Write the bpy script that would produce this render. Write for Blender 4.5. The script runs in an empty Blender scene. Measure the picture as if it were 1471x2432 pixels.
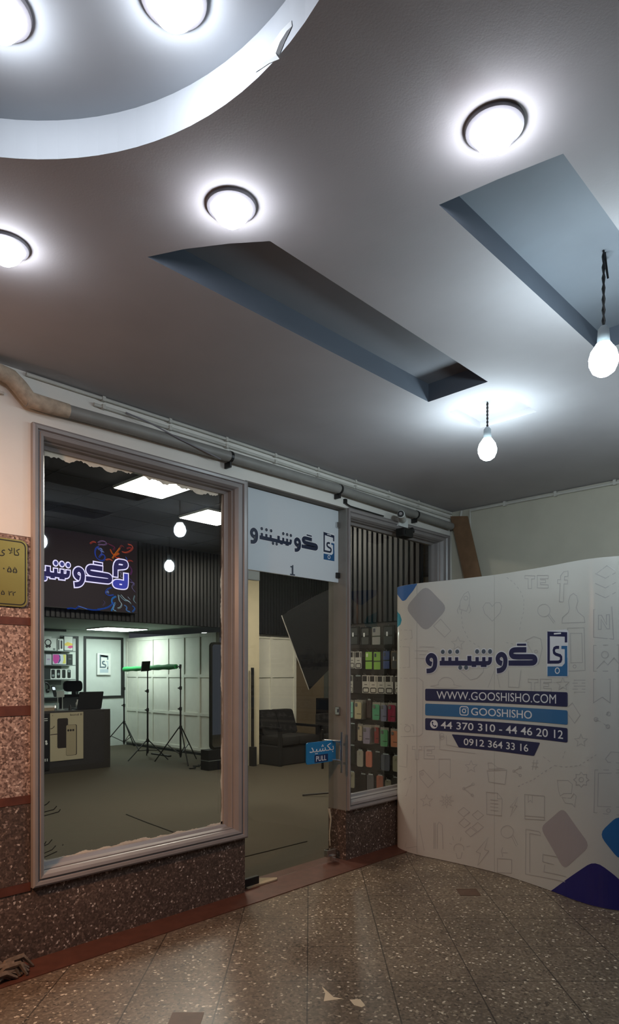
import bpy, bmesh, math, random
from mathutils import Vector, Matrix

SC = bpy.context.scene
COL = SC.collection
R = math.radians

# ------------------------------------------------------------------ camera, world, exposure
CAM_H = 1.6
FPX = 1550.0
cam_data = bpy.data.cameras.new('camera')
cam_data.sensor_fit = 'HORIZONTAL'
cam_data.sensor_width = 36.0
cam_data.lens = 36.0 * FPX / 1471.0
cam_data.shift_y = 382.0 / 1471.0
cam_data.clip_start = 0.05
cam = bpy.data.objects.new('camera', cam_data)
COL.objects.link(cam)
cam.location = (0.0, -3.6267, CAM_H)
cam.rotation_euler = (R(90), 0, R(43.975 - 90))
SC.camera = cam

world = bpy.data.worlds.new('night')
SC.world = world
world.use_nodes = True
world.node_tree.nodes['Background'].inputs[0].default_value = (0.75, 0.8, 1.0, 1)
world.node_tree.nodes['Background'].inputs[1].default_value = 0.055

SC.view_settings.view_transform = 'Standard'
SC.view_settings.look = 'None'
SC.view_settings.gamma = 1.0
SC.view_settings.use_curve_mapping = False
SC.view_settings.exposure = 0.0
try:
    SC.cycles.use_denoising = True
    SC.cycles.sample_clamp_indirect = 4.0
    SC.cycles.max_bounces = 8
    SC.cycles.caustics_reflective = False
    SC.cycles.caustics_refractive = False
except Exception:
    pass

BULB = 58.0          # radiance of the opal lamp globes under the canopy
CEIL_PANEL = 55.0     # radiance of the shop's ceiling light panels
BACK_PANEL = 19.0    # the panel over the desk

def lamp(name, kind, loc, energy, color, size=0.1, rot=None):
    d = bpy.data.lights.new(name, kind); d.energy = energy; d.color = color
    if kind == 'AREA': d.size = size
    else: d.shadow_soft_size = size
    o = bpy.data.objects.new(name, d); COL.objects.link(o); o.location = loc
    if rot: o.rotation_euler = rot
    return o

WARM = lamp('warm_entrance_spot', 'SPOT', (-0.35, -1.25, 2.75), 260, (1.0, 0.52, 0.28), 0.10)
WARM.data.spot_size = R(105); WARM.data.spot_blend = 1.0
WARM.rotation_euler = (Vector((0.95, 0.1, 1.35)) - WARM.location).to_track_quat('-Z', 'Y').to_euler()

# ------------------------------------------------------------------ materials
def lin(h):
    h = h.lstrip('#'); c = [int(h[i:i+2], 16) / 255 for i in (0, 2, 4)]
    return tuple(v / 12.92 if v <= 0.04045 else ((v + 0.055) / 1.055) ** 2.4 for v in c) + (1,)

def mat(name, col, rough=0.6, metal=0.0, noise=0.0, nscale=8.0, bump=0.0, bscale=60.0, emit=None, estr=0.0, spec=0.5, coat=0.0):
    m = bpy.data.materials.new(name); m.use_nodes = True
    nt = m.node_tree; b = nt.nodes['Principled BSDF']
    c = lin(col) if isinstance(col, str) else col
    b.inputs['Base Color'].default_value = c
    b.inputs['Roughness'].default_value = rough
    b.inputs['Metallic'].default_value = metal
    b.inputs['Specular IOR Level'].default_value = spec
    b.inputs['Coat Weight'].default_value = coat
    if emit:
        b.inputs['Emission Color'].default_value = lin(emit) if isinstance(emit, str) else emit
        b.inputs['Emission Strength'].default_value = estr
    if noise or bump:
        tc = nt.nodes.new('ShaderNodeTexCoord')
    if noise:
        n = nt.nodes.new('ShaderNodeTexNoise'); n.inputs['Scale'].default_value = nscale; n.inputs['Detail'].default_value = 6
        nt.links.new(tc.outputs['Object'], n.inputs['Vector'])
        r = nt.nodes.new('ShaderNodeValToRGB')
        r.color_ramp.elements[0].position = 0.3; r.color_ramp.elements[1].position = 0.7
        r.color_ramp.elements[0].color = tuple(v * (1 - noise) for v in c[:3]) + (1,)
        r.color_ramp.elements[1].color = tuple(min(1, v * (1 + noise)) for v in c[:3]) + (1,)
        nt.links.new(n.outputs['Fac'], r.inputs['Fac']); nt.links.new(r.outputs['Color'], b.inputs['Base Color'])
    if bump:
        n2 = nt.nodes.new('ShaderNodeTexNoise'); n2.inputs['Scale'].default_value = bscale; n2.inputs['Detail'].default_value = 4
        nt.links.new(tc.outputs['Object'], n2.inputs['Vector'])
        bp = nt.nodes.new('ShaderNodeBump'); bp.inputs['Strength'].default_value = bump; bp.inputs['Distance'].default_value = 0.01
        nt.links.new(n2.outputs['Fac'], bp.inputs['Height']); nt.links.new(bp.outputs['Normal'], b.inputs['Normal'])
    return m

def emission(name, col, s):
    m = bpy.data.materials.new(name); m.use_nodes = True; nt = m.node_tree; nt.nodes.clear()
    e = nt.nodes.new('ShaderNodeEmission'); e.inputs[0].default_value = lin(col) if isinstance(col, str) else col
    e.inputs[1].default_value = s
    o = nt.nodes.new('ShaderNodeOutputMaterial'); nt.links.new(e.outputs[0], o.inputs[0])
    return m

def glass(name, tint=(1, 1, 1, 1), refl=1.0, ior=1.5):
    m = bpy.data.materials.new(name); m.use_nodes = True; nt = m.node_tree; nt.nodes.clear()
    t = nt.nodes.new('ShaderNodeBsdfTransparent'); t.inputs[0].default_value = tint
    g = nt.nodes.new('ShaderNodeBsdfGlossy'); g.inputs['Roughness'].default_value = 0.02
    lw = nt.nodes.new('ShaderNodeLayerWeight'); lw.inputs['Blend'].default_value = 0.5
    pw = nt.nodes.new('ShaderNodeMath'); pw.operation = 'POWER'; pw.inputs[1].default_value = 5.0; nt.links.new(lw.outputs['Facing'], pw.inputs[0])
    f = nt.nodes.new('ShaderNodeMath'); f.operation = 'MULTIPLY_ADD'; f.inputs[1].default_value = 0.93; f.inputs[2].default_value = 0.045
    nt.links.new(pw.outputs[0], f.inputs[0])
    k = nt.nodes.new('ShaderNodeMath'); k.operation = 'MULTIPLY'; k.inputs[1].default_value = refl
    mx = nt.nodes.new('ShaderNodeMixShader'); o = nt.nodes.new('ShaderNodeOutputMaterial')
    nt.links.new(f.outputs[0], k.inputs[0]); nt.links.new(k.outputs[0], mx.inputs[0])
    nt.links.new(t.outputs[0], mx.inputs[1]); nt.links.new(g.outputs[0], mx.inputs[2]); nt.links.new(mx.outputs[0], o.inputs[0])
    return m

def terrazzo(name, ramp, scale, rough, tiles=None, warp=0.25, spec=0.5, dirt=0.25):
    """Stone chips in cement: random-coloured voronoi cells; tiles = (angle, pitch, u offset, v offset) adds joints."""
    m = bpy.data.materials.new(name); m.use_nodes = True; nt = m.node_tree; b = nt.nodes['Principled BSDF']
    N = nt.nodes.new; L = nt.links.new
    tc = N('ShaderNodeTexCoord')
    nz = N('ShaderNodeTexNoise'); nz.inputs['Scale'].default_value = scale * 0.9; L(tc.outputs['Object'], nz.inputs['Vector'])
    mixv = N('ShaderNodeMix'); mixv.data_type = 'VECTOR'; mixv.inputs[0].default_value = warp / scale * 2
    L(tc.outputs['Object'], mixv.inputs[4]); L(nz.outputs['Color'], mixv.inputs[5])
    v = N('ShaderNodeTexVoronoi'); v.inputs['Scale'].default_value = scale; v.inputs['Randomness'].default_value = 1
    L(mixv.outputs[1], v.inputs['Vector'])
    sp = N('ShaderNodeSeparateColor'); L(v.outputs['Color'], sp.inputs[0])
    r = N('ShaderNodeValToRGB'); r.color_ramp.interpolation = 'CONSTANT'
    el = r.color_ramp.elements
    while len(el) < len(ramp): el.new(0.5)
    for e, (p, c) in zip(el, ramp): e.position = p; e.color = lin(c)
    L(sp.outputs[0], r.inputs['Fac'])
    big = N('ShaderNodeTexNoise'); big.inputs['Scale'].default_value = 1.7; big.inputs['Detail'].default_value = 5; L(tc.outputs['Object'], big.inputs['Vector'])
    mr = N('ShaderNodeMapRange'); mr.inputs[1].default_value = 0.3; mr.inputs[2].default_value = 0.7
    mr.inputs[3].default_value = 1 - dirt; mr.inputs[4].default_value = 1 + dirt * 0.4; L(big.outputs['Fac'], mr.inputs[0])
    mul = N('ShaderNodeMix'); mul.data_type = 'RGBA'; mul.blend_type = 'MULTIPLY'; mul.inputs[0].default_value = 1
    L(r.outputs['Color'], mul.inputs[6]); L(mr.outputs[0], mul.inputs[7])
    out = mul.outputs[2]
    if tiles:
        ang, pitch, uo, vo = tiles
        mp = N('ShaderNodeMapping'); mp.inputs['Rotation'].default_value = (0, 0, ang); L(tc.outputs['Object'], mp.inputs['Vector'])
        sx = N('ShaderNodeSeparateXYZ'); L(mp.outputs[0], sx.inputs[0])
        prev = None
        for idx, off in ((0, uo), (1, vo)):
            a = N('ShaderNodeMath'); a.operation = 'SUBTRACT'; a.inputs[1].default_value = off - pitch * 40; L(sx.outputs[idx], a.inputs[0])
            d = N('ShaderNodeMath'); d.operation = 'DIVIDE'; d.inputs[1].default_value = pitch; L(a.outputs[0], d.inputs[0])
            fr = N('ShaderNodeMath'); fr.operation = 'FRACT'; L(d.outputs[0], fr.inputs[0])
            c = N('ShaderNodeMath'); c.operation = 'LESS_THAN'; c.inputs[1].default_value = (0.0075 if idx == 0 else 0.005) / pitch; L(fr.outputs[0], c.inputs[0])
            if prev is None: prev = c
            else:
                mx = N('ShaderNodeMath'); mx.operation = 'MAXIMUM'; L(prev.outputs[0], mx.inputs[0]); L(c.outputs[0], mx.inputs[1]); prev = mx
        m2 = N('ShaderNodeMix'); m2.data_type = 'RGBA'; m2.inputs[7].default_value = lin('#2a231d')
        sc = N('ShaderNodeMath'); sc.operation = 'MULTIPLY'; sc.inputs[1].default_value = 0.75; L(prev.outputs[0], sc.inputs[0])
        L(sc.outputs[0], m2.inputs[0]); L(out, m2.inputs[6]); out = m2.outputs[2]
    L(out, b.inputs['Base Color'])
    b.inputs['Roughness'].default_value = rough; b.inputs['Specular IOR Level'].default_value = spec
    return m

M = {}
M['plaster'] = mat('ceiling plaster', '#bab7ba', 0.85, noise=0.04, nscale=3, bump=0.04, bscale=140)
M['round_recess'] = mat('white round recess paint', '#b4bac0', 0.8, noise=0.03, nscale=3)
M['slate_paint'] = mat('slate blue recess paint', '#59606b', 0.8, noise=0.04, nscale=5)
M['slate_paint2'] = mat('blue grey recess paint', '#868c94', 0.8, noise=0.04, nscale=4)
M['shaded_top'] = mat('recess top grey with shade', '#84868c', 0.8, noise=0.04, nscale=4)  # shade inside the long recess is put into this flat grey of its top
M['white_wall'] = mat('white facade paint', '#e6e2da', 0.6, noise=0.03, nscale=4, bump=0.05, bscale=90)
M['cream_wall'] = mat('cream wall paint', '#c4bfae', 0.7, noise=0.04, nscale=5, bump=0.05, bscale=90)
M['floor'] = terrazzo('terrazzo floor tiles', [(0, '#6b5c4d'), (.25, '#7b6b59'), (.5, '#6f5f4e'), (.74, '#877663'), (.88, '#54473b'), (.95, '#a8977f'), (.98, '#d8c8b0')], 84, 0.33,
                     (R(46.025), 0.4325, 0, 0), spec=0.5)
M['plinth'] = terrazzo('dark washed stone', [(0, '#54443c'), (.35, '#655349'), (.62, '#493a33'), (.84, '#786459'), (.94, '#9c897e'), (.98, '#d0c1b5')], 96, 0.7, dirt=0.3)
M['cladding'] = terrazzo('pale washed stone', [(0, '#8a7268'), (.3, '#a58c80'), (.5, '#6d574e'), (.7, '#b89f92'), (.90, '#5a463e'), (.97, '#dbc6b8')], 100, 0.75, dirt=0.15)
M['brown_strip'] = mat('red brown cement strip', '#5a3528', 0.5, noise=0.18, nscale=14)
M['brown_band'] = mat('red brown joint band', '#5c3327', 0.6, noise=0.2, nscale=18)
M['inset'] = mat('brown floor inset', '#5e4536', 0.5, noise=0.12, nscale=20)
M['chip'] = mat('pale stone chip', '#d8c4a4', 0.4)
M['frame'] = mat('grey painted metal frame', '#8f8987', 0.33, noise=0.05, nscale=6, spec=0.6)
M['jamb'] = mat('grey metal jamb', '#84827c', 0.38, noise=0.06, nscale=6)
M['caulk'] = mat('white peeling paint', '#ddd3c0', 0.8, noise=0.1, nscale=30)
M['torn'] = mat('torn white paint', '#cfd4d6', 0.8)
M['glass'] = glass('window glass', (0.90, 0.93, 0.91, 1), 1.3)
M['door_glass'] = glass('door glass', (0.92, 0.92, 0.89, 1), 0.55)
M['chrome'] = mat('chrome', '#c8c8c8', 0.18, 1.0)
M['dark_metal'] = mat('dark metal', '#2b2b2b', 0.4, 0.5)
M['black'] = mat('black plastic', '#161616', 0.45)
M['black_matte'] = mat('matt black', '#121212', 0.8)
M['grey_pipe'] = mat('grey pipe paint', '#8d8b86', 0.5, noise=0.08, nscale=10)
M['conduit'] = mat('white conduit', '#c9c6bd', 0.5, noise=0.06, nscale=12)
M['wrap'] = mat('old plaster wrap', '#b7a692', 0.9, noise=0.25, nscale=22, bump=0.6, bscale=30)
M['wood'] = mat('brown board', '#7d5f45', 0.6, noise=0.14, nscale=9)
M['white_print'] = mat('glossy white print', '#cfccc4', 0.14, spec=0.5, coat=0.25)
M['white_ink'] = mat('white print ink', '#e8e8ea', 0.2)
M['outline_ink'] = mat('white outline ink', '#e2e2e6', 0.2)
M['navy'] = mat('navy print ink', '#353557', 0.2)
M['navy2'] = mat('deep blue print ink', '#2d2a72', 0.2)
M['blue'] = mat('blue print ink', '#40719f', 0.2)
M['blue2'] = mat('bright blue print ink', '#2f6ba6', 0.2)
M['blue3'] = mat('medium blue print ink', '#466ea6', 0.2)
M['teal'] = mat('teal print ink', '#3a92a8', 0.2)
M['slate'] = mat('slate dot ink', '#59636f', 0.2)
M['grey_print'] = mat('grey print ink', '#a8a5a4', 0.2)
M['grey_print2'] = mat('warm grey print ink', '#aea4a3', 0.2)
M['line_ink'] = mat('pale line ink', '#b7b4b0', 0.2)
M['sign_board'] = mat('white sign board', '#d5dade', 0.25)
M['sign_ink'] = mat('sign navy ink', '#1e2740', 0.35)
M['sign_blue'] = mat('sign blue ink', '#1f5585', 0.35)
M['sign_grey'] = mat('sign grey ink', '#3f4654', 0.35)
M['gold'] = mat('brass plate', '#a08a4a', 0.36, 0.75, noise=0.08, nscale=5)
M['gold_dark'] = mat('plate black paint', '#1e1608', 0.5)
M['pull_blue'] = mat('pull plate blue', '#1579b0', 0.35)
M['pull_navy'] = mat('pull plate navy', '#12305e', 0.35)
M['bulb'] = emission('opal lamp glass', (0.90, 0.93, 1.0, 1), BULB)
M['bulb2'] = emission('hanging bulb glass', (0.76, 0.92, 1.0, 1), BULB * 2.15)
M['ceil_light'] = emission('ceiling panel glow', (1.0, 0.92, 0.79, 1), CEIL_PANEL)
M['back_light'] = emission('back ceiling panel glow', (0.86, 1.0, 0.95, 1), BACK_PANEL)
M['lamp_rim'] = mat('lamp rim', '#8c8a90', 0.4)
M['socket'] = mat('lamp socket', '#9aa4a8', 0.5)
M['carpet'] = mat('shop carpet', '#4a4336', 0.95, noise=0.12, nscale=120, bump=0.3, bscale=300)
M['seam'] = mat('carpet seam', '#1e1a14', 0.95)
M['shop_ceiling'] = mat('dark shop ceiling', '#444443', 0.8, noise=0.05, nscale=4)
M['ceiling_grid'] = mat('ceiling grid', '#3f3f3e', 0.7)
M['back_wall'] = mat('pale back wall', '#cfd6d0', 0.8, noise=0.03)
M['panel_wall'] = mat('white panelled wall', '#dcdcd0', 0.6, noise=0.03)
M['panel_groove'] = mat('panel groove shade', '#8f938a', 0.7)
M['column'] = mat('cream column', '#cfc5a8', 0.75, noise=0.04)
M['beige_wall'] = mat('beige wall', '#9d8c72', 0.8, noise=0.04)
M['slat'] = mat('charcoal slat', '#141518', 0.38, noise=0.1, nscale=6)
M['slat_back'] = mat('slat backing', '#141416', 0.8)
M['slatwall'] = mat('brown black slatwall', '#2e261f', 0.5, noise=0.1, nscale=8)
M['trim_black'] = mat('black wall trim', '#171a1a', 0.5)
M['desk'] = mat('dark desk laminate', '#33302e', 0.5, noise=0.06, nscale=7)
M['poster_beige'] = mat('beige poster card', '#b5ab90', 0.5)
M['poster_black'] = mat('black poster card', '#1b1a1a', 0.4)
M['ink_dark'] = mat('dark poster ink', '#2a221d', 0.5)
M['phone_beige'] = mat('beige phone print', '#a3977c', 0.5)
M['white_paper'] = mat('white card', '#e2e4e0', 0.5)
M['shelf'] = mat('grey shelf board', '#6f7673', 0.5)
M['clear'] = mat('clear acrylic', '#aab4b0', 0.15)
M['green'] = mat('green backdrop cloth', '#2a9a50', 0.75, noise=0.1, nscale=20)
M['mirror'] = mat('mirror glass', '#d8dcd8', 0.03, 1.0)
M['mirror_frame'] = mat('mirror frame', '#15160f', 0.35)
M['sofa'] = mat('charcoal sofa fabric', '#1f1e1d', 0.95, noise=0.12, nscale=60)
M['flag'] = mat('black flag cloth', '#0b0c0d', 0.9, spec=0.2)
M['flag_ink'] = mat('flag logo ink', '#0c0d0e', 0.35)
M['flag_edge'] = mat('flag edge cord', '#77756d', 0.6)
M['rag'] = mat('grey mop rag', '#6e5f52', 0.95, noise=0.3, nscale=40)
M['cardboard'] = mat('pale cardboard', '#a08d74', 0.8, noise=0.1, nscale=30)

def tinted(hexcol, rough=0.45):
    k = 'tint' + hexcol
    if k not in M: M[k] = mat('pack colour ' + hexcol.lstrip('#'), hexcol, rough)
    return M[k]
def glow(hexcol, s):
    k = 'glow%s%.2f' % (hexcol, s)
    if k not in M: M[k] = emission('screen ' + hexcol.lstrip('#'), hexcol, s)
    return M[k]

# ------------------------------------------------------------------ mesh helpers
ORIG = {}
def V(*a): return Vector(a)

def box(bm, x0, x1, y0, y1, z0, z1, bev=0.0):
    vs = [bm.verts.new((x, y, z)) for z in (z0, z1) for y in (y0, y1) for x in (x0, x1)]
    fs = [bm.faces.new([vs[i] for i in f]) for f in ((0, 2, 3, 1), (4, 5, 7, 6), (0, 1, 5, 4), (2, 6, 7, 3), (0, 4, 6, 2), (1, 3, 7, 5))]
    if bev:
        es = list({e for f in fs for e in f.edges})
        bmesh.ops.bevel(bm, geom=es, offset=bev, segments=2, profile=0.6, affect='EDGES')
    return bm

def tube(bm, pts, r, seg=10, cap=True):
    pts = [Vector(p) for p in pts]; n = len(pts); rings = []
    rr = r if isinstance(r, (list, tuple)) else [r] * n
    up = None
    for i, p in enumerate(pts):
        t = (pts[min(i + 1, n - 1)] - pts[max(i - 1, 0)]).normalized()
        if up is None:
            up = Vector((0, 0, 1)) if abs(t.z) < 0.9 else Vector((1, 0, 0))
        a = t.cross(up).normalized(); b = a.cross(t).normalized(); up = b
        rings.append([bm.verts.new(p + (a * math.cos(2 * math.pi * k / seg) + b * math.sin(2 * math.pi * k / seg)) * rr[i]) for k in range(seg)])
    for i in range(n - 1):
        for k in range(seg):
            bm.faces.new((rings[i][k], rings[i][(k + 1) % seg], rings[i + 1][(k + 1) % seg], rings[i + 1][k]))
    if cap:
        bm.faces.new(rings[0][::-1]); bm.faces.new(rings[-1])
    return bm

def lathe(bm, prof, c=(0, 0, 0), seg=24, cap=True):
    rings = []
    for r, z in prof:
        if r < 1e-6: rings.append([bm.verts.new((c[0], c[1], c[2] + z))])
        else: rings.append([bm.verts.new((c[0] + r * math.cos(2 * math.pi * k / seg), c[1] + r * math.sin(2 * math.pi * k / seg), c[2] + z)) for k in range(seg)])
    for a, b in zip(rings, rings[1:]):
        for k in range(seg):
            q = [a[k % len(a)], a[(k + 1) % len(a)], b[(k + 1) % len(b)], b[k % len(b)]]
            u = []
            for v in q:
                if v not in u: u.append(v)
            if len(u) > 2: bm.faces.new(u)
    return bm

def rrect(x0, x1, y0, y1, r, n=5):
    o = []
    for cx, cy, a in ((x1 - r, y1 - r, 0), (x0 + r, y1 - r, 90), (x0 + r, y0 + r, 180), (x1 - r, y0 + r, 270)):
        for k in range(n + 1):
            t = R(a + 90 * k / n); o.append((cx + r * math.cos(t), cy + r * math.sin(t)))
    return o

def round_poly(P, r, n=4):
    o = []; P = [Vector(p) for p in P]
    for i, p in enumerate(P):
        a = (P[i - 1] - p); b = (P[(i + 1) % len(P)] - p)
        q = min(r, a.length * 0.4, b.length * 0.4)
        s = p + a.normalized() * q; e = p + b.normalized() * q
        for k in range(n + 1):
            t = k / n; o.append(tuple((1 - t) ** 2 * s + 2 * t * (1 - t) * p + t * t * e))
    return o

def prism(bm, poly, f0, f1):
    """poly of 2-D points; f0 and f1 map a point to the two faces."""
    a = [bm.verts.new(f0(*p)) for p in poly]; b = [bm.verts.new(f1(*p)) for p in poly]
    n = len(poly)
    bm.faces.new(a[::-1]); bm.faces.new(b)
    for i in range(n): bm.faces.new((a[i], a[(i + 1) % n], b[(i + 1) % n], b[i]))
    return bm

def flat(bm, poly, f):
    bm.faces.new([bm.verts.new(f(*p)) for p in poly]); return bm

def chaikin(P, n=2):
    closed = len(P) > 3 and (P[0] - P[-1]).length < 1e-6
    for _ in range(n):
        Q = [] if closed else [P[0]]
        for a, b in zip(P, P[1:]): Q += [a.lerp(b, .25), a.lerp(b, .75)]
        Q.append(Q[0].copy() if closed else P[-1]); P = Q
    return P

def stroke(bm, pts, w, f, soft=False, ext=0.0):
    """A mitred ribbon of width w along pts, without overlaps."""
    P = [Vector(p) for p in pts]
    P = [p for k, p in enumerate(P) if k == 0 or (p - P[k - 1]).length > 1e-6]
    if len(P) < 2: return bm
    if soft: P = chaikin(P)
    closed = len(P) > 3 and (P[0] - P[-1]).length < 1e-6
    if closed: P = P[:-1]
    n = len(P)
    if ext and not closed:
        P[0] = P[0] - (P[1] - P[0]).normalized() * ext; P[-1] = P[-1] + (P[-1] - P[-2]).normalized() * ext
    Ls, Rs = [], []
    for k in range(n):
        a = P[k] - P[k - 1] if (k > 0 or closed) else P[1] - P[0]
        b = P[(k + 1) % n] - P[k] if (k < n - 1 or closed) else a
        a = a.normalized(); b = b.normalized()
        na = Vector((-a.y, a.x)); nb = Vector((-b.y, b.x)); m_ = na + nb
        m_ = na if m_.length < 1e-4 else m_.normalized()
        h = w / 2 / max(.5, m_.dot(na))
        Ls.append(bm.verts.new(f(*(P[k] + m_ * h)))); Rs.append(bm.verts.new(f(*(P[k] - m_ * h))))
    for k in range(n if closed else n - 1):
        j = (k + 1) % n
        bm.faces.new((Ls[k], Rs[k], Rs[j], Ls[j]))
    return bm

def disc(bm, c, r, f, n=20, rin=0):
    if not rin: return flat(bm, [(c[0] + r * math.cos(2 * math.pi * k / n), c[1] + r * math.sin(2 * math.pi * k / n)) for k in range(n)], f)
    o = [bm.verts.new(f(c[0] + r * math.cos(2 * math.pi * k / n), c[1] + r * math.sin(2 * math.pi * k / n))) for k in range(n)]
    i = [bm.verts.new(f(c[0] + rin * math.cos(2 * math.pi * k / n), c[1] + rin * math.sin(2 * math.pi * k / n))) for k in range(n)]
    for k in range(n): bm.faces.new((o[k], o[(k + 1) % n], i[(k + 1) % n], i[k]))
    return bm

def curve_mesh(cu):
    o = bpy.data.objects.new('tmp', cu); COL.objects.link(o)
    bpy.context.view_layer.update()
    me = bpy.data.meshes.new_from_object(o.evaluated_get(bpy.context.evaluated_depsgraph_get()))
    bpy.data.objects.remove(o); bpy.data.curves.remove(cu)
    return me

def write(bm, s, x0, x1, y0, y1, f, bold=0.012, keep=True, align='C'):
    """Lettering fitted into the rectangle x0..x1, y0..y1 (2-D), each point mapped by f."""
    cu = bpy.data.curves.new('letters', 'FONT'); cu.body = s; cu.offset = bold; cu.resolution_u = 4
    me = curve_mesh(cu)
    xs = [v.co.x for v in me.vertices]; ys = [v.co.y for v in me.vertices]
    if not xs: return bm
    ax, bx, ay, by = min(xs), max(xs), min(ys), max(ys)
    sx = (x1 - x0) / (bx - ax); sy = (y1 - y0) / (by - ay)
    vs = [bm.verts.new(f(x0 + (v.co.x - ax) * sx, y0 + (v.co.y - ay) * sy)) for v in me.vertices]
    for p in me.polygons:
        try: bm.faces.new([vs[i] for i in p.vertices])
        except ValueError: pass
    bpy.data.meshes.remove(me)
    return bm

def holed(bm, outer, holes, z):
    """A flat sheet with holes at height z."""
    cu = bpy.data.curves.new('sheet', 'CURVE'); cu.dimensions = '2D'; cu.fill_mode = 'BOTH'
    for P in [outer] + holes:
        s = cu.splines.new('POLY'); s.points.add(len(P) - 1); s.use_cyclic_u = True
        for q, p in zip(s.points, P): q.co = (p[0], p[1], 0, 1)
    me = curve_mesh(cu)
    vs = [bm.verts.new((v.co.x, v.co.y, z)) for v in me.vertices]
    for p in me.polygons:
        try: bm.faces.new([vs[i] for i in p.vertices])
        except ValueError: pass
    bpy.data.meshes.remove(me)
    return bm

def obj(name, bm, m, parent=None, smooth=False, kind=None, label=None):
    off = ORIG.get(parent.name, Vector()) if parent else Vector()
    if parent is None: pass
    me = bpy.data.meshes.new(name)
    bmesh.ops.recalc_face_normals(bm, faces=bm.faces)
    bm.to_mesh(me); bm.free()
    if off.length: me.transform(Matrix.Translation(-off))
    for x in (m if isinstance(m, (list, tuple)) else [m]): me.materials.append(x)
    if smooth:
        me.polygons.foreach_set('use_smooth', [True] * len(me.polygons))
        try: me.set_sharp_from_angle(angle=R(38))
        except Exception: pass
    o = bpy.data.objects.new(name, me); COL.objects.link(o)
    if parent: o.parent = parent; ORIG[o.name] = off.copy()
    else: ORIG[o.name] = Vector()
    if kind: o['kind'] = kind
    if label: o['label'] = label
    return o

def thing(name, label, cat, loc=(0, 0, 0), group=None, rotz=0.0, local=False, kind=None):
    o = bpy.data.objects.new(name, None); COL.objects.link(o); o.empty_display_size = 0.1
    o.location = loc; o.rotation_euler = (0, 0, rotz)
    o['label'] = label; o['category'] = cat
    if group: o['group'] = group
    if kind: o['kind'] = kind
    ORIG[o.name] = Vector() if local else Vector(loc)
    return o

def solo(name, bm, m, label, cat, group=None, smooth=False):
    bm.verts.ensure_lookup_table()
    xs = [v.co.x for v in bm.verts]; ys = [v.co.y for v in bm.verts]; zs = [v.co.z for v in bm.verts]
    c = Vector(((min(xs) + max(xs)) / 2, (min(ys) + max(ys)) / 2, min(zs)))
    o = obj(name, bm, m, None, smooth)
    o.data.transform(Matrix.Translation(-c)); o.location = c
    ORIG[o.name] = c
    o['label'] = label; o['category'] = cat
    if group: o['group'] = group
    return o

def struct(name, bm, m, label=None, cat=None, smooth=False):
    o = obj(name, bm, m, None, smooth, kind='structure')
    if label: o['label'] = label
    if cat: o['category'] = cat
    return o

def NB(): return bmesh.new()

def copy_tree(o, parent=None):
    c = o.copy(); COL.objects.link(c); c.parent = parent
    ORIG[c.name] = ORIG.get(o.name, Vector())
    for ch in list(o.children): copy_tree(ch, c)
    return c

# ------------------------------------------------------------------ artwork of the shop's sign (metres, logo-local)
LOGO=[[.0405,[[.966,.2],[.859,.203],[.835,.199],[.821,.188],[.819,.172],[.828,.158],[.848,.149],[1.016,.146],[1.036,.142],[1.049,.131],[1.049,.113],[1.036,.102],[1.016,.098],[.795,.101]]],[.016,[[.877,.242],[.964,.239]]],[.0405,[[.733,.098],[.71,.104],[.694,.119],[.69,.142],[.701,.161],[.721,.171],[.74,.168],[.758,.154],[.765,.134],[.765,.104],[.759,.077],[.744,.057],[.72,.044],[.683,.04]]],[.034,[[.62,.151],[.62,.12],[.61,.105],[.592,.102],[.451,.103]]],[.031,[[.562,.152],[.562,.107]]],[.031,[[.501,.153],[.501,.107]]],[.037,[[.429,.164],[.429,.103]]],[.0405,[[.451,.103],[.365,.105],[.147,.107]]],[.03,[[.587,.087],[.535,.087]]],[.03,[[.493,.088],[.451,.088]]],[.031,[[.31,.155],[.31,.109]]],[.031,[[.246,.156],[.246,.11]]],[.031,[[.18,.157],[.18,.111]]],[.0405,[[.072,.099],[.05,.105],[.033,.122],[.029,.145],[.041,.165],[.06,.176],[.081,.173],[.099,.158],[.105,.136],[.105,.107],[.1,.077],[.084,.054],[.059,.042],[.02,.04]]]]
LOGO_DOTS=[[.501,.199],[.561,.198],[.62,.196],[.178,.203],[.247,.202],[.316,.202],[.344,.068],[.399,.068]]
ICON=[[.022,0,[[1.335,.241],[1.335,.303],[1.171,.317],[1.171,.103],[1.264,.102],[1.282,.108],[1.289,.121],[1.289,.138],[1.28,.148],[1.237,.16],[1.222,.171],[1.219,.189],[1.225,.203],[1.242,.209],[1.27,.208]]],[.03,0,[[1.179,.309],[1.33,.297]]],[.022,1,[[1.292,.207],[1.335,.205],[1.335,.068]]]]
ICON_BLOCK=[[1.161,.071],[1.298,.07],[1.325,.093],[1.348,.133],[1.348,.001],[1.161,.0]]
ICON_BOX=[[1.161,.327],[1.348,.316],[1.348,.001],[1.161,.0]]
ICON_RING=[1.253,.04]
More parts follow.
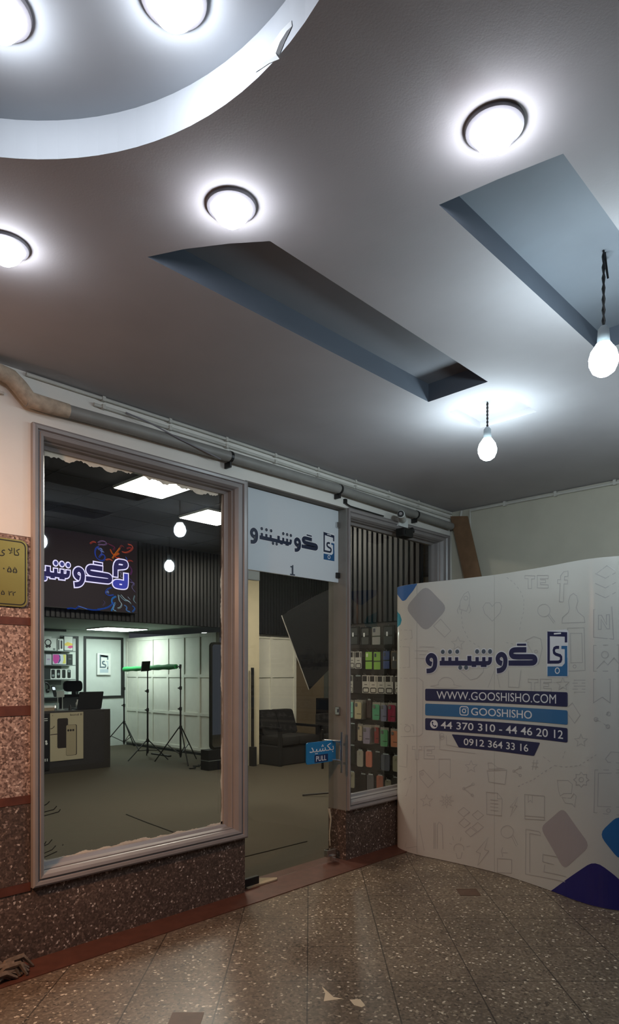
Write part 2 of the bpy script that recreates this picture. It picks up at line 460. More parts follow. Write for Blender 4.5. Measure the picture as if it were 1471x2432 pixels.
PATTERN=[[[.581,2.002],[.65,2.059],[.748,1.954],[.688,1.903],[.581,2.002]],[[.83,2.132],[.837,2.2],[.874,2.256],[.911,2.273],[.926,2.233],[.919,2.168],[.896,2.111],[.83,2.132]],[[.908,2.218],[.906,2.211],[.901,2.206],[.893,2.203],[.885,2.204],[.877,2.208],[.872,2.214],[.87,2.221],[.872,2.229],[.877,2.234],[.885,2.237],[.893,2.236],[.901,2.232],[.906,2.226],[.908,2.218]],[[.833,2.168],[.808,2.123],[.818,2.096]],[[.919,2.168],[.936,2.115],[.916,2.093]],[[.852,2.127],[.845,2.088]],[[1.133,2.015],[1.063,2.081],[1.046,2.133],[1.071,2.167],[1.107,2.164],[1.133,2.133],[1.165,2.162],[1.203,2.159],[1.223,2.126],[1.207,2.077],[1.133,2.015]],[[1.271,2.351],[1.288,2.338]],[[1.306,2.325],[1.323,2.313]],[[1.34,2.3],[1.355,2.283]],[[1.37,2.266],[1.386,2.249]],[[1.401,2.232],[1.409,2.214]],[[1.418,2.197],[1.426,2.179]],[[1.435,2.162],[1.434,2.146]],[[1.434,2.13],[1.433,2.114]],[[1.433,2.098],[1.432,2.082]],[[1.432,2.066],[1.426,2.048]],[[1.42,2.03],[1.414,2.013]],[[1.408,1.995],[1.404,1.974]],[[1.399,1.953],[1.395,1.932]],[[.845,2.108],[.847,2.088]],[[.849,2.068],[.851,2.048]],[[.853,2.028],[.855,2.008]],[[.857,1.988],[.867,1.968]],[[.877,1.948],[.888,1.928]],[[.898,1.908],[.908,1.888]],[[.919,1.868],[.938,1.857]],[[.958,1.845],[.977,1.834]],[[.997,1.822],[1.016,1.811]],[[1.482,1.834],[1.456,1.829]],[[1.43,1.824],[1.404,1.819]],[[1.378,1.814],[1.355,1.819]],[[1.333,1.824],[1.309,1.829]],[[1.286,1.834],[1.264,1.839]],[[1.445,2.344],[1.536,2.33],[1.536,2.307],[1.507,2.31],[1.507,2.236],[1.475,2.24],[1.475,2.316],[1.445,2.32],[1.445,2.344]],[[1.66,2.317],[1.56,2.33],[1.56,2.237],[1.66,2.224],[1.66,2.247],[1.589,2.258],[1.589,2.272],[1.635,2.266],[1.635,2.287],[1.589,2.293],[1.589,2.302],[1.66,2.293],[1.66,2.317]],[[1.845,2.323],[1.805,2.323],[1.775,2.299],[1.775,2.271],[1.747,2.274],[1.747,2.246],[1.772,2.243],[1.762,2.113],[1.802,2.109],[1.808,2.236],[1.841,2.232],[1.841,2.259],[1.811,2.265],[1.814,2.288],[1.845,2.287],[1.845,2.323]],[[1.79,1.957],[1.793,1.997],[1.848,2.029],[1.859,2.059],[1.848,2.11],[1.865,2.147],[1.891,2.159],[1.918,2.139],[1.927,2.1],[1.914,2.059],[1.929,2.025],[1.976,1.986],[1.982,1.95],[1.79,1.957]],[[1.678,2.058],[1.672,2.038],[1.656,2.023],[1.633,2.016],[1.608,2.018],[1.584,2.029],[1.568,2.046],[1.563,2.067],[1.568,2.087],[1.584,2.102],[1.608,2.109],[1.633,2.107],[1.656,2.096],[1.672,2.078],[1.678,2.058]],[[1.659,2.022],[1.711,1.96]],[[1.671,2.029],[1.723,1.969]],[[2.043,2.033],[2.159,2.047],[2.17,1.827],[2.043,1.844],[2.043,2.033]],[[2.075,1.896],[2.075,1.993],[2.095,1.992],[2.127,1.926],[2.125,1.993],[2.144,1.994],[2.146,1.898],[2.129,1.898],[2.093,1.964],[2.093,1.896],[2.075,1.896]],[[2.054,2.145],[2.12,2.108],[2.183,2.142]],[[2.054,2.212],[2.12,2.175],[2.183,2.208]],[[2.054,2.279],[2.12,2.241],[2.183,2.274]],[[2.064,2.279],[2.13,2.326],[2.185,2.285]],[[1.841,1.918],[1.976,1.912],[1.983,1.617],[1.848,1.612],[1.841,1.918]],[[1.865,1.88],[1.959,1.875],[1.964,1.672],[1.869,1.671],[1.865,1.88]],[[1.914,1.645],[1.913,1.64],[1.91,1.636],[1.904,1.634],[1.898,1.634],[1.893,1.636],[1.889,1.64],[1.888,1.645],[1.889,1.65],[1.893,1.654],[1.898,1.656],[1.904,1.656],[1.91,1.654],[1.913,1.65],[1.914,1.645]],[[2.043,1.788],[2.203,1.788],[2.203,1.612],[2.043,1.611],[2.043,1.788]],[[2.138,1.723],[2.136,1.713],[2.13,1.705],[2.122,1.701],[2.112,1.701],[2.103,1.705],[2.097,1.714],[2.095,1.724],[2.097,1.734],[2.103,1.742],[2.112,1.747],[2.122,1.746],[2.13,1.742],[2.136,1.733],[2.138,1.723]],[[2.064,1.628],[2.11,1.681],[2.135,1.654],[2.173,1.702],[2.203,1.659]],[[2.043,1.557],[2.149,1.558],[2.149,1.398],[2.1,1.435],[2.043,1.395],[2.043,1.557]],[[2.139,1.323],[2.059,1.283],[2.135,1.238]],[[2.151,1.324],[2.149,1.316],[2.143,1.311],[2.136,1.311],[2.13,1.316],[2.128,1.323],[2.13,1.331],[2.136,1.335],[2.143,1.336],[2.149,1.331],[2.151,1.324]],[[2.072,1.283],[2.069,1.276],[2.063,1.271],[2.055,1.27],[2.049,1.275],[2.047,1.282],[2.049,1.29],[2.055,1.295],[2.063,1.295],[2.069,1.291],[2.072,1.283]],[[2.146,1.238],[2.144,1.231],[2.138,1.226],[2.131,1.226],[2.125,1.23],[2.123,1.237],[2.125,1.245],[2.131,1.25],[2.138,1.25],[2.144,1.246],[2.146,1.238]],[[1.797,1.566],[1.814,1.536],[1.855,1.534],[1.824,1.512],[1.834,1.481],[1.797,1.497],[1.76,1.479],[1.77,1.511],[1.737,1.532],[1.781,1.535],[1.797,1.566]],[[1.895,1.548],[1.986,1.549]],[[1.884,1.527],[1.986,1.529]],[[1.895,1.506],[1.986,1.508]],[[1.884,1.485],[1.986,1.487]],[[1.895,1.464],[1.986,1.466]],[[1.475,1.553],[1.566,1.551],[1.566,1.528],[1.536,1.527],[1.536,1.454],[1.504,1.453],[1.504,1.529],[1.475,1.529],[1.475,1.553]],[[1.689,1.554],[1.589,1.554],[1.589,1.462],[1.689,1.462],[1.689,1.485],[1.618,1.486],[1.618,1.5],[1.663,1.501],[1.663,1.522],[1.618,1.521],[1.618,1.531],[1.689,1.531],[1.689,1.554]],[[.624,1.493],[.626,1.511],[.634,1.528],[.647,1.542],[.663,1.554],[.682,1.561],[.703,1.563],[.723,1.561],[.742,1.554],[.758,1.543],[.77,1.529],[.778,1.512],[.781,1.495]],[[.551,1.485],[.634,1.5]],[[.77,1.501],[.848,1.489],[.77,1.472],[.703,1.467],[.634,1.473],[.551,1.485]],[[.44,1.826],[.589,1.822]],[[.389,1.794],[.527,1.791]],[[.44,1.76],[.589,1.757]],[[.389,1.727],[.527,1.725]],[[.815,1.903],[.832,1.866],[.877,1.861],[.843,1.836],[.854,1.797],[.815,1.819],[.777,1.799],[.787,1.838],[.753,1.865],[.798,1.867],[.815,1.903]],[[1.453,1.847],[1.526,1.874],[1.592,1.853],[1.606,1.782],[1.57,1.666],[1.453,1.847]],[[1.563,1.76],[1.561,1.755],[1.557,1.751],[1.552,1.749],[1.545,1.749],[1.539,1.751],[1.535,1.756],[1.533,1.761],[1.535,1.766],[1.539,1.77],[1.545,1.772],[1.552,1.772],[1.557,1.769],[1.561,1.765],[1.563,1.76]],[[.845,1.607],[.933,1.542],[.992,1.556],[1.049,1.607],[1.056,1.665]],[[1.092,1.482],[1.165,1.645],[1.203,1.484]],[[1.286,1.619],[1.286,1.489],[1.386,1.488],[1.408,1.619]],[[.197,1.551],[.431,1.555],[.477,1.525],[.472,1.071],[.44,1.048],[.197,1.022]],[[.343,1.104],[.34,1.092],[.329,1.082],[.313,1.075],[.295,1.074],[.278,1.078],[.265,1.087],[.261,1.099],[.265,1.111],[.278,1.122],[.295,1.129],[.313,1.13],[.329,1.125],[.34,1.116],[.343,1.104]],[[.197,1.136],[.371,1.141],[.38,1.065]],[[.181,1.837],[.324,1.829],[.328,1.65],[.181,1.644]],[[.197,1.987],[.353,1.978],[.362,1.908],[.197,1.894]],[[.634,1.108],[.642,1.017]],[[.68,1.07],[.678,1.063],[.673,1.057],[.666,1.054],[.658,1.053],[.65,1.056],[.645,1.061],[.644,1.068],[.645,1.075],[.65,1.081],[.658,1.085],[.666,1.085],[.673,1.082],[.678,1.077],[.68,1.07]],[[1.848,1.36],[1.882,1.389],[1.946,1.304],[1.901,1.246],[1.848,1.304]],[[1.952,1.173],[1.966,1.145],[1.999,1.145],[1.974,1.123],[1.982,1.093],[1.952,1.106],[1.921,1.087],[1.929,1.119],[1.901,1.137],[1.938,1.143],[1.952,1.173]],[[.634,.863],[.741,.872],[.741,.71],[.685,.747],[.634,.698],[.634,.863]],[[.938,.877],[.953,.846],[.993,.847],[.963,.82],[.972,.787],[.938,.802],[.903,.779],[.913,.815],[.882,.836],[.922,.843],[.938,.877]],[[1.085,.808],[1.271,.836],[1.253,.72],[1.1,.721],[1.085,.808]],[[1.092,.873],[1.1,.823],[1.256,.843],[1.18,.844],[1.129,.876],[1.092,.873]],[[1.401,.871],[1.34,.836],[1.401,.81]],[[.955,.684],[.87,.637],[.948,.592]],[[1.413,.872],[1.409,.865],[1.401,.861],[1.392,.863],[1.389,.869],[1.392,.877],[1.401,.88],[1.409,.879],[1.413,.872]],[[1.352,.838],[1.349,.83],[1.34,.826],[1.332,.828],[1.328,.835],[1.332,.842],[1.34,.846],[1.349,.844],[1.352,.838]],[[1.413,.812],[1.409,.804],[1.401,.8],[1.392,.802],[1.389,.808],[1.392,.816],[1.401,.82],[1.409,.818],[1.413,.812]],[[.967,.686],[.963,.678],[.955,.674],[.947,.676],[.944,.683],[.947,.69],[.955,.695],[.963,.692],[.967,.686]],[[.882,.639],[.878,.631],[.87,.627],[.862,.629],[.858,.636],[.862,.644],[.87,.648],[.878,.646],[.882,.639]],[[.96,.594],[.956,.586],[.948,.582],[.94,.584],[.936,.591],[.94,.599],[.948,.603],[.956,.601],[.96,.594]],[[1.529,.946],[1.514,.867]],[[1.558,.949],[1.544,.871]],[[1.509,.92],[1.57,.925]],[[1.506,.892],[1.567,.897]],[[.44,.736],[.48,.754],[.586,.662],[.527,.605],[.445,.681],[.44,.736]],[[.48,.719],[.477,.711],[.468,.707],[.458,.709],[.455,.717],[.458,.725],[.468,.729],[.477,.727],[.48,.719]],[[.512,.542],[.528,.509],[.571,.511],[.538,.483],[.548,.448],[.512,.462],[.475,.438],[.485,.476],[.451,.496],[.495,.505],[.512,.542]],[[.707,.572],[.718,.536],[.755,.561],[.733,.525],[.775,.521],[.733,.506],[.755,.476],[.718,.491],[.707,.452],[.697,.488],[.659,.463],[.682,.499],[.639,.503],[.682,.518],[.659,.549],[.697,.533],[.707,.572]],[[.723,.514],[.718,.504],[.707,.499],[.697,.501],[.692,.51],[.697,.52],[.707,.525],[.718,.523],[.723,.514]],[[.815,.436],[.867,.481],[.923,.45],[.867,.402],[.815,.436]],[[.948,.43],[.999,.474],[1.053,.444],[.999,.396],[.948,.43]],[[.823,.345],[.874,.39],[.93,.36],[.874,.311],[.823,.345]],[[.948,.333],[.999,.377],[1.053,.347],[.999,.3],[.948,.333]],[[.882,.28],[.933,.325],[.989,.295],[.933,.247],[.882,.28]],[[1.078,.635],[1.18,.642],[1.226,.603],[1.22,.467],[1.081,.457],[1.078,.635]],[[1.18,.642],[1.18,.596],[1.226,.603]],[[1.114,.579],[1.188,.582]],[[1.114,.551],[1.188,.555]],[[1.114,.523],[1.188,.527]],[[1.114,.495],[1.188,.5]],[[1.378,.64],[1.302,.55],[1.333,.555],[1.305,.477],[1.37,.57],[1.345,.568],[1.378,.64]],[[1.441,.671],[1.625,.688],[1.625,.51],[1.445,.485],[1.441,.671]],[[1.445,.509],[1.625,.531]],[[1.475,.67],[1.475,.616],[1.497,.635],[1.514,.619],[1.514,.674]],[[1.744,.822],[1.848,.835],[1.882,.815],[1.875,.747],[1.805,.736],[1.772,.713],[1.756,.75],[1.744,.822]],[[1.79,.705],[1.869,.713],[1.895,.75],[1.914,.737],[1.901,.657],[1.882,.676],[1.82,.671],[1.79,.705]],[[1.954,.909],[1.97,.893],[1.995,.899],[1.992,.876],[2.011,.864],[1.992,.847],[1.995,.825],[1.97,.824],[1.954,.804],[1.938,.819],[1.912,.813],[1.914,.836],[1.893,.848],[1.914,.865],[1.912,.888],[1.938,.889],[1.954,.909]],[[1.973,.859],[1.969,.849],[1.96,.842],[1.949,.84],[1.939,.845],[1.936,.854],[1.939,.864],[1.949,.871],[1.96,.873],[1.969,.868],[1.973,.859]],[[2.052,.936],[2.203,.949]],[[2.052,.936],[2.046,.643],[2.203,.645]],[[2.075,.916],[2.203,.928]],[[2.075,.916],[2.07,.69],[2.203,.698]],[[2.151,.67],[2.15,.664],[2.147,.659],[2.142,.656],[2.137,.656],[2.132,.658],[2.129,.662],[2.128,.667],[2.129,.673],[2.132,.678],[2.137,.681],[2.142,.681],[2.147,.679],[2.15,.675],[2.151,.67]],[[.616,.09],[.616,.293],[.634,.323],[.665,.301],[.671,.097]],[[.584,.309],[.584,.085]],[[.597,.311],[.597,.087]],[[.778,.105],[.775,.117],[.777,.131],[.784,.145],[.794,.156],[.808,.165],[.823,.17],[.837,.17],[.851,.166],[.861,.159],[.868,.148],[.87,.135],[.867,.121]],[[.795,.089],[.808,.045],[.842,.052],[.854,.104]],[[.763,.223],[.773,.191]],[[.845,.23],[.837,.196]],[[.733,.158],[.758,.153]],[[.896,.157],[.926,.17]],[[1.095,.271],[.984,.132],[1.023,.129],[.999,.025],[1.1,.164],[1.061,.166],[1.095,.271]],[[1.336,.363],[1.33,.341],[1.312,.32],[1.288,.305],[1.261,.3],[1.236,.304],[1.219,.318],[1.213,.339],[1.219,.361],[1.236,.382],[1.261,.396],[1.288,.402],[1.312,.397],[1.33,.383],[1.336,.363]],[[1.32,.319],[1.363,.255]],[[1.333,.334],[1.378,.271]],[[1.233,.22],[1.218,.186],[1.233,.145]],[[1.18,.121],[1.317,.143],[1.317,.036],[1.18,.008],[1.18,.121]],[[1.279,.187],[1.233,.177]],[[1.453,.408],[1.577,.415],[1.592,.395]],[[1.453,.408],[1.45,.064],[1.82,.108]],[[1.49,.385],[1.49,.086]],[[1.49,.385],[1.592,.389]],[[1.613,.259],[1.606,.199],[1.714,.203]],[[1.628,.181],[1.62,.126],[1.827,.149]],[[1.613,.253],[1.737,.266]],[[1.378,.722],[1.397,.731]],[[1.415,.741],[1.434,.75]],[[1.453,.76],[1.471,.769]],[[1.49,.778],[1.508,.788]],[[1.526,.797],[1.543,.809]],[[1.56,.821],[1.577,.834]],[[1.594,.846],[1.611,.858]],[[1.628,.87],[1.649,.883]],[[1.671,.897],[1.692,.911]],[[1.714,.925],[1.74,.925]],[[1.767,.926],[1.794,.927]],[[1.82,.927],[1.841,.932]],[[1.862,.936],[1.882,.941]],[[1.901,.945],[1.921,.949]],[[1.939,.953],[1.954,.964]],[[1.969,.974],[1.983,.984]],[[1.997,.994],[2.011,1.003]],[[2.024,1.013],[2.037,1.023]],[[2.05,1.032],[2.062,1.041]],[[1.613,.979],[1.635,.968]],[[1.656,.958],[1.678,.947]],[[1.82,1.042],[1.812,1.024]],[[1.805,1.007],[1.797,.989]],[[.164,.752],[.294,.758],[.3,.959],[.181,.95]],[[.362,.95],[.463,.956],[.463,.928],[.431,.926],[.431,.84],[.396,.837],[.396,.925],[.362,.923],[.362,.95]],[[.59,.968],[.487,.96],[.487,.853],[.59,.859],[.59,.886],[.517,.883],[.517,.9],[.564,.903],[.564,.928],[.517,.924],[.517,.935],[.59,.941],[.59,.968]],[[.642,1.066],[.642,.945],[.977,.939]],[[.683,1.049],[.681,1.041],[.676,1.036],[.669,1.032],[.661,1.031],[.654,1.034],[.648,1.039],[.647,1.046],[.648,1.053],[.654,1.059],[.661,1.063],[.669,1.063],[.676,1.061],[.681,1.055],[.683,1.049]],[[.703,1.07],[.707,.99],[.845,.974]],[[.181,.618],[.358,.685],[.284,.499],[.164,.5]],[[.181,.606],[.343,.676]],[[.272,.038],[.383,.403]],[[.44,.266],[.488,.054]],[[.284,.034],[.415,.075]],[[2.12,1.017],[2.154,1.067],[2.203,1.064]],[[2.12,1.017],[2.135,.996],[2.203,.995]]]
FILL={"grey1":[[.279,2.179],[.504,2.362],[.718,2.149],[.504,1.953]],"grey2":[[1.584,.446],[1.802,.637],[2.024,.412],[1.808,.189]],"blue1":[[.096,2.414],[.423,2.388],[.371,2.325],[.324,2.288],[.279,2.25],[.232,2.245],[.181,2.284],[.096,2.334]],"teal":[[.096,2.175],[.188,2.13],[.219,2.078],[.197,2.037],[.096,2.008]],"blue2":[[2.077,.503],[2.204,.65],[2.341,.518],[2.214,.332]],"navy":[[1.685,.004],[2.054,.319],[2.204,.221],[2.298,.088],[2.298,.004],[1.685,.004]]}
SMOKE=[["#3b58c8",0.0099,[[4.642,3.418],[4.591,3.389],[4.576,3.313],[4.608,3.242],[4.677,3.214],[4.729,3.236],[4.741,3.292],[4.7,3.319],[4.66,3.292],[4.642,3.258]]],["#9fb4ff",0.0055,[[4.631,3.373],[4.671,3.4],[4.7,3.378],[4.654,3.355],[4.718,3.353]]],["#5b6fd8",0.0066,[[4.619,3.399],[4.665,3.367],[4.688,3.328],[4.665,3.293]]],["#8d6a9a",0.0077,[[4.625,3.469],[4.677,3.508],[4.735,3.506],[4.77,3.479],[4.723,3.451],[4.665,3.453],[4.631,3.437]]],["#c44a3a",0.0088,[[4.505,3.441],[4.551,3.479],[4.596,3.47]]],["#7a3050",0.0088,[[4.782,3.48],[4.853,3.458],[4.901,3.443],[4.865,3.395]]],["#e0662a",0.0132,[[4.823,3.4],[4.853,3.339],[4.901,3.323],[4.961,3.364]]],["#ff8a30",0.0088,[[4.853,3.274],[4.889,3.332],[4.937,3.393],[4.973,3.442]]],["#d84a28",0.0132,[[4.889,3.322],[4.925,3.283],[4.961,3.298],[4.997,3.27]]],["#ff7a50",0.0066,[[4.747,3.239],[4.806,3.262],[4.853,3.241]]],["#c8553f",0.0099,[[5.01,3.392],[5.071,3.384],[5.145,3.421],[5.195,3.473],[5.17,3.514],[5.108,3.516]]],["#8a3a3a",0.0088,[[4.973,3.442],[4.997,3.489],[5.04,3.468]]],["#a03838",0.0099,[[5.089,3.447],[5.133,3.475],[5.182,3.46]]],["#b84a40",0.0088,[[5.095,3.26],[5.145,3.283],[5.189,3.271]]],["#6a3a6a",0.0154,[[5.133,3.198],[5.182,3.137],[5.145,3.066]]],["#5a4a7a",0.011,[[5.12,3.019],[5.182,2.97],[5.207,2.917]]],["#8a80b0",0.0055,[[5.145,2.956],[5.233,2.953],[5.157,2.89],[5.226,2.819]]],["#c0b8d8",0.0044,[[4.961,3.101],[5.01,3.074],[4.973,3.015],[5.022,3.009]]],["#7f78a0",0.0066,[[4.973,3.07],[5.046,3.122]]],["#3f60c8",0.0088,[[4.841,2.849],[4.77,2.821],[4.735,2.753],[4.794,2.726],[4.877,2.744]]],["#a8c0ff",0.0055,[[4.753,2.765],[4.794,2.796],[4.782,2.757]]],["#3f8fe8",0.011,[[4.913,2.725],[4.841,2.687],[4.847,2.611],[4.889,2.603],[4.835,2.507]]],["#9ad0f0",0.0055,[[4.901,2.637],[4.853,2.525],[4.913,2.513]]],["#2f60c8",0.0099,[[4.619,2.514],[4.723,2.532],[4.806,2.565],[4.877,2.635]]],["#2850b8",0.0088,[[4.165,2.492],[4.24,2.508],[4.284,2.49],[4.338,2.541],[4.438,2.511],[4.551,2.498],[4.654,2.511]]],["#7fa0f0",0.0044,[[4.327,2.54],[4.382,2.528],[4.46,2.506]]],["#b8d0d8",0.0077,[[4.949,2.75],[4.961,2.664],[5.01,2.624],[4.985,2.567],[4.937,2.552]]],["#8fb0c0",0.0077,[[4.973,2.741],[5.046,2.67],[5.108,2.686],[5.157,2.635]]],["#d0e8f0",0.0055,[[4.997,2.754],[5.059,2.693],[5.145,2.656]]],["#5f90d0",0.0099,[[5.046,2.604],[5.095,2.586],[5.071,2.529],[5.145,2.512]]],["#3f70c0",0.011,[[5.182,2.603],[5.233,2.574],[5.182,2.514]]],["#90b0b8",0.0066,[[5.22,2.762],[5.195,2.693],[5.239,2.652]]],["#b8c8d8",0.0055,[[5.108,2.731],[5.139,2.7]]],["#6a6080",0.0055,[[4.7,2.568],[4.741,2.625],[4.712,2.644]]],["#486ad0",0.0066,[[5.071,3.323],[5.095,3.282]]]]

FLAT = lambda x, y: (x, y, 0)
def lay(bm, f, l, du=None):
    """Cut a flat drawing into strips (du) and lay it on a surface f(x, y, level)."""
    if du:
        bmesh.ops.triangulate(bm, faces=bm.faces)
        xs = [v.co.x for v in bm.verts]; u = min(xs) + du
        while u < max(xs):
            bmesh.ops.bisect_plane(bm, geom=bm.verts[:] + bm.edges[:] + bm.faces[:], plane_co=(u, 0, 0), plane_no=(1, 0, 0)); u += du
    for v in bm.verts: v.co = Vector(f(v.co.x, v.co.y, l + v.co.z))
    return bm

def draw_logo(parent, f, s=(1, 1), mats=None, outline=.016, du=None):
    """f(x, y, level) maps logo-local metres (scaled by s) to the surface; every stroke lies a hair above the one before."""
    G = lambda k: (lambda x, y: (x * s[0], y * s[1], .1 * k))
    bm = NB()
    for k, (w, P) in enumerate(LOGO): stroke(bm, P, w + outline, G(k), True, outline / 2)
    for k, c in enumerate(LOGO_DOTS): disc(bm, c, .0185 + outline / 2, G(len(LOGO) + k))
    obj('logo_outline', lay(bm, f, 0, du), mats['outline'], parent)
    bm = NB()
    for k, (w, P) in enumerate(LOGO): stroke(bm, P, w, G(k), True)
    obj('logo_lettering', lay(bm, f, 3, du), mats['ink'], parent)
    for c in LOGO_DOTS:
        bm = NB(); disc(bm, c, 0.0185, G(0)); obj('logo_dot', lay(bm, f, 5, du), mats['dots'], parent)

def draw_phone(parent, f, s=(1, 1), mats=None, du=None):
    G = lambda k: (lambda x, y: (x * s[0], y * s[1], .1 * k))
    g = G(0)
    xs = [p[0] for p in ICON_BOX]; ys = [p[1] for p in ICON_BOX]
    bm = NB(); flat(bm, rrect(min(xs) - .008, max(xs) + .008, min(ys) - .008, max(ys) + .006, .025), g)
    obj('emblem_outline', lay(bm, f, 0, du), mats['outline'], parent)
    for c, nm, mk in ((0, 'emblem_phone', 'ink'), (1, 'emblem_base', 'blue')):
        bm = NB()
        for k, (w, cc, P) in enumerate(ICON):
            if cc == c: stroke(bm, P, w, G(k), False)
        if c == 1: flat(bm, ICON_BLOCK, G(4))
        obj(nm, lay(bm, f, 2, du), mats[mk], parent)
    bm = NB(); disc(bm, ICON_RING, 0.024, g, 20, 0.016); obj('emblem_button', lay(bm, f, 3, du), mats['outline'], parent)
    cx = sum(xs) / len(xs); y1 = max(ys)
    bm = NB(); flat(bm, rrect(cx - .035, cx + .035, y1 - .024, y1 - .013, .005), g); obj('emblem_speaker', lay(bm, f, 3, du), mats['outline'], parent)

# =================================================================== SETTING
ZC = 3.26
# ---- floor
bm = NB(); box(bm, -4.0, 6.1, -7.0, 0.2, -0.12, 0.0)
FLOOR = struct('floor', bm, M['floor'], 'speckled brown terrazzo tile floor in front of the shop', 'floor')
CA, SA = math.cos(R(43.975)), math.sin(R(43.975))
def tile(u, v):      # tile-grid coordinates: u across the view, v away from the camera foot
    return (SA * u + CA * v, -3.6267 - CA * u + SA * v)
for (u, v, s) in ((1.16, 4.76, .075), (-0.571, 3.0, .075)):
    bm = NB(); prism(bm, [tile(u - s, v - s), tile(u + s, v - s), tile(u + s, v + s), tile(u - s, v + s)], lambda x, y: (x, y, -.004), lambda x, y: (x, y, .0012))
    obj('inset_tile', bm, M['inset'], FLOOR, label='small plain brown square tile')
bm = NB()
for P in ([(2.335, -1.47), (2.40, -1.42), (2.44, -1.36), (2.40, -1.475), (2.42, -1.52)], [(2.41, -1.60), (2.435, -1.55), (2.475, -1.585), (2.445, -1.64), (2.42, -1.64)]):
    prism(bm, P, lambda x, y: (x, y, -.003), lambda x, y: (x, y, .001))
obj('stone_inlay', bm, M['chip'], FLOOR, label='pale star shaped stone pieces')
bm = NB(); box(bm, -4.0, 5.88, -0.21, 0.2, -0.02, 0.006)
struct('trim_1', bm, M['brown_strip'], 'red brown cement strip along the foot of the shopfront', 'floor trim')
bm = NB(); box(bm, 0.2, 12.0, 0.2, 9.6, -0.12, 0.002)
CARPET = struct('floor.001', bm, M['carpet'], 'dark olive carpet inside the shop', 'floor')
bm = NB()
tube(bm, [(3.30, .73, .003), (3.71, .705, .004), (4.43, .68, .003)], .006, 6)
tube(bm, [(3.86, 2.97, .003), (3.80, 2.45, .004), (3.73, 1.6, .003)], .007, 6)
obj('carpet_seam', bm, M['seam'], CARPET)

# ---- dropped ceiling with its recesses
CC = (0.175, -2.26); CR = 1.035
circle = [(CC[0] + CR * math.cos(2 * math.pi * k / 96), CC[1] + CR * math.sin(2 * math.pi * k / 96)) for k in range(96)]
rec1 = [(3.385, -1.375), (3.385, -1.775), (1.70, -1.775), (1.60, -1.65), (1.50, -1.50), (1.425, -1.352)]
rec2 = [(3.46, -2.362), (3.46, -2.762), (2.065, -2.762), (2.02, -2.56), (1.985, -2.350)]
rec3 = [(3.60, -1.385), (3.99, -1.385), (3.99, -1.785), (3.60, -1.785)]
bm = NB()
holed(bm, [(-4, -7), (5.95, -7), (5.95, 0.1), (-4, 0.1)], [circle, rec1, rec2, rec3], ZC)
CEIL = struct('ceiling', bm, M['plaster'], 'grey plaster dropped ceiling with a round and several oblong recesses', 'ceiling')
for P, d, wm, tm, lab in ((circle, 0.125, 'round_recess', 'round_recess', 'pale round recess'), (rec1, 0.11, 'slate_paint', 'shaded_top', 'long slate recess'), (rec2, 0.10, 'slate_paint', 'slate_paint2', 'wide bluish recess'), (rec3, 0.045, 'plaster', 'plaster', 'small square recess')):
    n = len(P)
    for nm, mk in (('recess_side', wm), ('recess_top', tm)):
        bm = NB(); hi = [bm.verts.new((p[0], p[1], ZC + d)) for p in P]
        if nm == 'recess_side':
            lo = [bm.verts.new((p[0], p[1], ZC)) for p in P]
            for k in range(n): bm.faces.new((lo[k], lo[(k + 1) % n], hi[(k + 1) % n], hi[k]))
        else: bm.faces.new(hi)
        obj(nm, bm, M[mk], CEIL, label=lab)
bm = NB()   # torn paint on the rim of the round recess
def rim(a, z, o): return (CC[0] + (CR - o) * math.cos(R(a)), CC[1] + (CR - o) * math.sin(R(a)), z)
TORN = [(0.6, 3.2797),(-0.57, 3.2919),(-2.75, 3.3094),(-5.57, 3.3181),(-8.02, 3.3109),(-8.22, 3.2926),(-6.38, 3.2759),(-4.98, 3.2549),(-5.17, 3.2467),(-2.75, 3.2657),(-1.27, 3.2719)]
c_ = (sum(p[0] for p in TORN) / len(TORN), sum(p[1] for p in TORN) / len(TORN))
random.seed(4)
out_ = [bm.verts.new(rim(a, z, .002)) for a, z in TORN]
mid_ = [bm.verts.new(rim(c_[0] + (a - c_[0]) * .78, c_[1] + (z - c_[1]) * .72, .004 + .007 * random.random())) for a, z in TORN]
cen_ = [bm.verts.new(rim(c_[0] + (a - c_[0]) * .4, c_[1] + (z - c_[1]) * .3, .003)) for a, z in TORN]
for A_, B_ in ((out_, mid_), (mid_, cen_)):
    for k in range(len(A_)): bm.faces.new((A_[k], A_[(k + 1) % len(A_)], B_[(k + 1) % len(B_)], B_[k]))
bm.faces.new(cen_)
obj('torn_paint', bm, M['torn'], CEIL, label='ragged torn paint on the rim of the round recess', smooth=True)

# ---- front wall of the shop
bm = NB()
box(bm, -4.0, 1.53, 0.012, 0.2, 2.35, 3.5)
box(bm, 1.53, 3.087, 0.0, 0.2, 2.985, 3.5)
box(bm, 3.087, 5.9, 0.0, 0.2, 3.0, 3.5)
box(bm, -4.0, 1.53, 0.0, 0.012, 2.352, 3.26)
box(bm, 5.80, 5.9, 0.0, 0.2, 0.0, 3.0)
struct('wall_front', bm, M['white_wall'], 'white painted wall above the shop windows', 'wall')
bm = NB(); box(bm, -4.0, 1.528, 0.0, 0.2, 0.441, 2.35)
CLAD = struct('wall_front.001', bm, M['cladding'], 'pebbly pale stone wall left of the large window', 'wall')
for z0, z1 in ((1.862, 1.904), (1.365, 1.42), (.878, .924), (.393, .441)):
    bm = NB(); box(bm, -4.0, 1.528, -0.004, 0.02, z0, z1); obj('joint_band', bm, M['brown_band'], CLAD)
bm = NB(); box(bm, -4.0, 1.528, 0.0, 0.2, 0.924, 0.925); bm.free()
bm = NB(); box(bm, -4.0, 3.085, 0.002, 0.2, 0.0, 0.41); box(bm, -4.0, 1.527, -0.002, 0.1, 0.442, 0.877)
